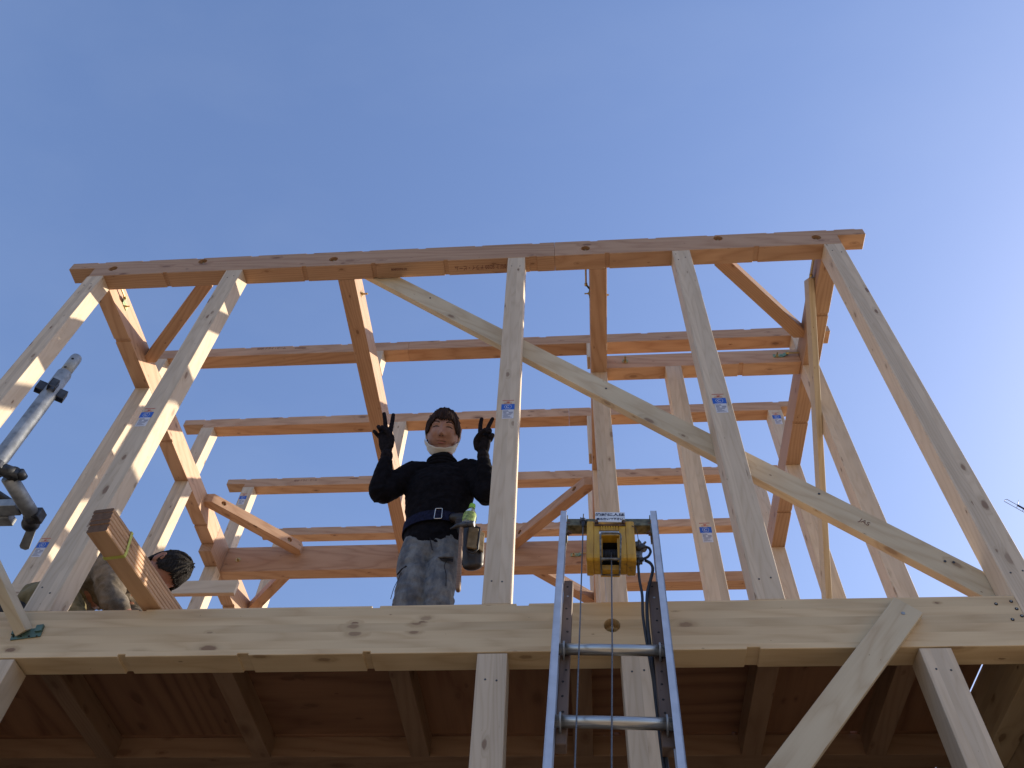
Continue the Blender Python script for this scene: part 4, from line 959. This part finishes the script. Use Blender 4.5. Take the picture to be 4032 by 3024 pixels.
# ---------------- tool belt, pouch, hammer, bottle (carried things)
TB = thing('tool_belt', (2.36, .50, .84), 'navy webbing tool belt with square metal buckle and black pouch on the standing carpenter', 'tool belt')
bm = bmesh.new(); prev = None; K = 56; rw = []
for k in range(K):
    a = 2*math.pi*k/K; x = 2.334+.156*math.cos(a); y = .542+.131*math.sin(a); zc = .868+.010*math.cos(a-.2)-(.016 if math.sin(a) < 0 else 0)*abs(math.sin(a))
    n_ = Vector((math.cos(a), math.sin(a), 0)); rw.append([bm.verts.new(Vector((x, y, zc+h_))+n_*t) for h_, t in ((-.030, 0), (.030, 0), (.030, .005), (-.030, .005))])
for k in range(K):
    a, b = rw[k], rw[(k+1) % K]
    for j in range(4): bm.faces.new((a[j], a[(j+1) % 4], b[(j+1) % 4], b[j]))
newobj('belt', mesh(bm, 'belt', False), M['navy'], TB)
bx_, by_, bz_ = 2.366, .406, .856
bm = bmesh.new(); lp = [(-.0155, -.033), (-.0175, -.029), (-.0175, .029), (-.0135, .033), (.0135, .033), (.0175, .029), (.0175, -.029), (.0135, -.033)]
tube(bm, [(bx_+x, by_, bz_+z_) for x, z_ in lp]+[(bx_+lp[0][0], by_, bz_+lp[0][1])], .0024, 8, cap=False); newobj('buckle', mesh(bm, 'buckle', True), M['chrome'], TB)
bm = bmesh.new(); limb(bm, [(2.475, .425, .80), (2.510, .410, .755), (2.535, .408, .70), (2.545, .408, .60), (2.555, .41, .535)], [(.030, .030), (.048, .035), (.060, .038), (.058, .036), (.048, .025)], 10); box(bm, (2.478, .385, .66), (2.515, .43, .80)); limb(bm, [(2.44, .43, .845), (2.49, .42, .83), (2.52, .43, .80)], [.026, .028, .028])
meld('pouch', bm, M['leather'], TB, .005, 2)
def quadpatch(name, c, mat, lift=.0):
    bm = bmesh.new(); A = [bm.verts.new(Vector(p)) for p in c]; Bv = [bm.verts.new(Vector(p)+Vector((0, .012, 0))) for p in c]; bm.faces.new(A); bm.faces.new(Bv[::-1])
    for i in range(len(c)): bm.faces.new((A[i], Bv[i], Bv[(i+1) % len(c)], A[(i+1) % len(c)]))
    o = newobj(name, mesh(bm, name), mat, TB); bevel(o, .003, 2)
quadpatch('pouch_pocket', [(2.524, .352, .716), (2.574, .350, .704), (2.572, .355, .586), (2.520, .356, .600)], M['canvas'])
quadpatch('pouch_pocket', [(2.582, .356, .696), (2.602, .372, .692), (2.600, .374, .582), (2.581, .358, .588)], M['canvas'])
bm = bmesh.new(); rimp = [(2.527, .352, .720), (2.581, .350, .706), (2.579, .352, .578), (2.560, .354, .556), (2.530, .356, .570), (2.523, .354, .60)]; tube(bm, rimp+[rimp[0]], .0042, 8, cap=False); newobj('pouch_trim', mesh(bm, 'pouch_trim', True), M['leather'], TB)
bm = bmesh.new(); ball(bm, (2.531, .345, .712), (.004, .003, .004)); newobj('rivet', mesh(bm, 'rivet', True), M['chrome'], TB)
HMR = thing('hammer', (2.515, .318, .33), 'wooden-handled hammer hanging from the black tool pouch', 'hammer')
bm = bmesh.new(); limb(bm, [(2.499, .330, .688), (2.506, .322, .56), (2.511, .318, .44), (2.516, .316, .325)], [(.0100, .013), (.0100, .0135), (.0105, .014), (.0115, .015)], 14); newobj('handle', mesh(bm, 'handle', True), M['handle'], HMR)
bm = bmesh.new(); limb(bm, [(2.452, .322, .678), (2.480, .322, .694), (2.505, .322, .698), (2.530, .318, .697)], [(.004, .004), (.011, .011), (.014, .014), (.013, .013)], 14); tube(bm, [(2.525, .318, .697), (2.557, .312, .694)], [.0125, .0145], 18); newobj('hammer_head', mesh(bm, 'hammer_head', True), M['galvdark'], HMR)
bm = bmesh.new(); tube(bm, [(2.5565, .3120, .694), (2.560, .3115, .6937)], .0138, 18); newobj('hammer_face', mesh(bm, 'hammer_face', False), M['chrome'], HMR)
BT = thing('drink_bottle', (2.510, .43, .73), 'clear drink bottle with lime green cap standing in the tool pouch', 'bottle')
def lathe(bm, c, prof, seg=24, tilt=None):
    T_ = Matrix.Translation(c) @ (tilt or Matrix.Identity(4)); rs = [[bm.verts.new(T_ @ Vector((r_*math.cos(2*math.pi*k/seg), r_*math.sin(2*math.pi*k/seg), z_))) for k in range(seg)] for r_, z_ in prof]
    for i in range(len(rs)-1):
        for k in range(seg): bm.faces.new((rs[i][k], rs[i][(k+1) % seg], rs[i+1][(k+1) % seg], rs[i+1][k]))
    bm.faces.new(rs[0][::-1]); bm.faces.new(rs[-1])
gl = G('clear bottle plastic', .08); gl.b.inputs['Base Color'].default_value = (.75, .80, .80, 1); gl.b.inputs['Transmission Weight'].default_value = .75; gl.b.inputs['IOR'].default_value = 1.2
tl = Matrix.Rotation(R(6), 4, 'Y')
bm = bmesh.new(); lathe(bm, (2.510, .405, .735), [(.030, 0), (.033, .01), (.033, .085), (.031, .105), (.023, .125), (.014, .140), (.013, .148)], tilt=tl); newobj('bottle_body', mesh(bm, 'bottle_body', True), gl.m, BT)
bm = bmesh.new(); lathe(bm, (2.510, .405, .735), [(.0335, .045), (.0338, .048), (.0338, .090), (.0320, .104), (.0318, .1045)], tilt=tl); newobj('bottle_label', mesh(bm, 'bottle_label', True), plain('green and white label', (.30, .42, .12), .4, var=.35, scale=70), BT)
bm = bmesh.new(); lathe(bm, (2.510, .405, .735), [(.0150, .146), (.0155, .148), (.0155, .168), (.0145, .171)], tilt=tl); newobj('bottle_cap', mesh(bm, 'bottle_cap', False), M['capgreen'], BT)

# he stands a little further in than he was first drawn: move him back along the line of sight, with his feet on the floor
def settle(root, k=1.0364):
    rm = wm(root); 
    for ch in list(root.children):
        w_ = wm(ch); me = ch.data
        for v in me.vertices:
            q = w_ @ v.co; q = CAM+(q-CAM)*k; v.co = rm.inverted() @ q
        ch.matrix_parent_inverse = Matrix.Identity(4); ch.matrix_basis = Matrix.Identity(4); WM[ch.name] = rm.copy(); me.update()
for t_ in (CP, TB, HMR, BT): settle(t_)
# ---------------- crouching carpenter
C2 = thing('person', (.85, .38, .024), 'crouching man in khaki work jacket bending over behind the boards, black hair, face turned down', 'person')
H2 = basis((1.172, .385, .495), Vector((.35, -.93, -.12)).normalized(), (0, 0, 1), (0, 0, 1))
fdir = Vector((.33, -.12, -.93)).normalized(); Y2 = -fdir; Z2 = Vector((.85, .0, .45)); Z2 = (Z2-Y2*Z2.dot(Y2)).normalized(); X2 = Y2.cross(Z2)
H2 = basis((1.145, .390, .520), X2, Y2, Z2) @ Matrix.Scale(.97, 4)
bm = bmesh.new(); head_bm(bm, H2, .98); ears(bm, H2)
limb(bm, [(.98, .40, .475), (1.06, .395, .485), (1.12, .395, .475)], [.06, .055, .055])
limb(bm, [(.70, .41, .30), (.75, .40, .40), (.84, .40, .46), (.95, .40, .46)], [.10, .10, .11, .09])
limb(bm, [(.95, .33, .45), (1.00, .29, .33), (1.10, .28, .22), (1.18, .29, .13)], [.05, .04, .035, .03]); limb(bm, [(.95, .47, .45), (1.03, .50, .33), (1.13, .48, .22), (1.21, .46, .12)], [.05, .04, .035, .03])
for y0 in (.29, .47):
    limb(bm, [(1.18, y0, .13), (1.20, y0, .09)], [(.035, .02), (.035, .018)])
    for k in range(4): limb(bm, [(1.185+.012*k, y0-.025+.012*k, .10), (1.20+.012*k, y0-.03+.012*k, .07), (1.195+.012*k, y0-.03+.012*k, .045)], [.009, .0085, .007], 10, n=3)
    limb(bm, [(1.17, y0+.025, .11), (1.19, y0+.04, .085), (1.205, y0+.035, .065)], [.010, .010, .008], 10, n=3)
    limb(bm, [(.70, y0, .28), (.82, y0-.02, .22), (.93, y0-.02, .10), (.78, y0-.02, .085), (.62, y0-.02, .10)], [.045, .038, .028, .024, .022])
meld('body', bm, M['skin2'], C2, .0050, 1)
hair_shell('hair', H2, C2, M['hair2'], .040, -.006, -.070, 1.07, 9, .005)
bm = bmesh.new()
limb(bm, [(.735, .405, .35), (.75, .40, .43), (.80, .395, .475), (.88, .395, .475), (.97, .395, .465), (1.03, .395, .468)], [(.12, .12), (.12, .13), (.13, .122), (.145, .118), (.135, .095), (.085, .06)], 26, side=(0, 1, 0))
limb(bm, [(.93, .30, .465), (.99, .275, .37), (1.04, .27, .28), (1.10, .275, .21)], [.072, .062, .054, .046], 18); limb(bm, [(.93, .49, .465), (1.01, .51, .37), (1.08, .50, .28), (1.15, .48, .19)], [.072, .062, .054, .046], 18)
meld('jacket', bm, M['khaki'], C2, .0070, 2, .012, (11, 11, 15), 11)
bm = bmesh.new()
limb(bm, [(.66, .40, .27), (.72, .40, .33), (.745, .40, .385)], [(.125, .12), (.13, .125), (.125, .118)], 24, side=(0, 1, 0))
for y0 in (.28, .50):
    limb(bm, [(.70, y0+.03, .29), (.82, y0, .25), (.93, y0-.02, .13)], [.095, .085, .068], 18); limb(bm, [(.93, y0-.02, .11), (.80, y0-.02, .11), (.66, y0-.02, .12), (.60, y0-.02, .12)], [.070, .070, .064, .055], 18)
meld('trousers', bm, M['olivecloth'], C2, .0070, 2, .010, (12, 12, 16), 13)
bm = bmesh.new(); limb(bm, [(.67, .27, .19), (.61, .26, .205), (.57, .25, .185), (.55, .24, .12)], [.055, .052, .046, .038], 18); meld('leg_cover', bm, M['greycloth'], C2, .0065, 2, .006, (16, 16, 20), 17)
bm = bmesh.new(); K = 40; pts = [Vector((.752+.012*math.sin(2*math.pi*k/K), .402+.134*math.cos(2*math.pi*k/K), .395+.124*math.sin(2*math.pi*k/K)*.95)) for k in range(K)]
m_ = Matrix.Translation((.742, .402, .382)) @ Matrix.Rotation(R(-62), 4, 'Y') @ Matrix.Translation((-.742, -.402, -.382))
bm = bmesh.new(); pts = [m_ @ Vector((.742+.126*math.cos(2*math.pi*k/K), .402+.130*math.sin(2*math.pi*k/K), .382)) for k in range(K)]; tube(bm, pts+[pts[0]], .008, 8, cap=False); newobj('belt', mesh(bm, 'belt', True), M['greycloth'], C2)
for y0 in (.27, .49):
    bm = bmesh.new(); limb(bm, [(.66, y0, .12), (.58, y0, .10), (.53, y0, .075)], [(.045, .04), (.045, .036), (.04, .028)]); meld('shoe', bm, M['leather'], C2, .006, 2)

# ================================================================== TV ANTENNA (right edge, on a mast further back)
AN = thing('tv_antenna', (9.92, 6.95, GZ), 'thin metal television antenna on a mast at the right edge', 'antenna')
dirb = Vector((.26, .13, -.09)).normalized()
bm = bmesh.new(); p0 = Vector((9.10, 6.54, 6.77)); 
sv = Vector((.01, .02, .035)); q0 = p0+Vector((.015, .0, .01))
lo = [p0+Vector((0, .0, -.012)), p0+Vector((0, .0, -.012))+dirb*1.3]; hi = [p0+Vector((.035, -.01, .028)), p0+Vector((.035, -.01, .028))+dirb*1.3]
tube(bm, [lo[1], lo[0], p0+Vector((-.008, 0, .003)), p0+Vector((.008, -.005, .022)), hi[0], hi[1]], .0045, 8); newobj('boom_loop', mesh(bm, 'boom_loop', True), M['antenna'], AN)
for k in range(9):
    c_ = lo[0]+dirb*(.18+.095*k); bm = bmesh.new(); t_ = Vector((.05, -.02, .085)).normalized(); tube(bm, [c_-t_*(.0 if k else .0), c_+t_*(.15 if k % 2 == 0 else .055)], .0038, 6); newobj('element', mesh(bm, 'element', True), M['antenna'], AN)
bm = bmesh.new(); a_ = hi[0]+dirb*.17; tube(bm, [a_, a_+dirb*.6], .013, 10); newobj('dipole_box', mesh(bm, 'dipole_box', True), M['insul'], AN)
bm = bmesh.new(); mt = lo[0]+dirb*1.0; tube(bm, [(mt.x, mt.y, GZ), (mt.x, mt.y, mt.z+.1)], .016, 12); newobj('mast', mesh(bm, 'mast', True), M['antenna'], AN)
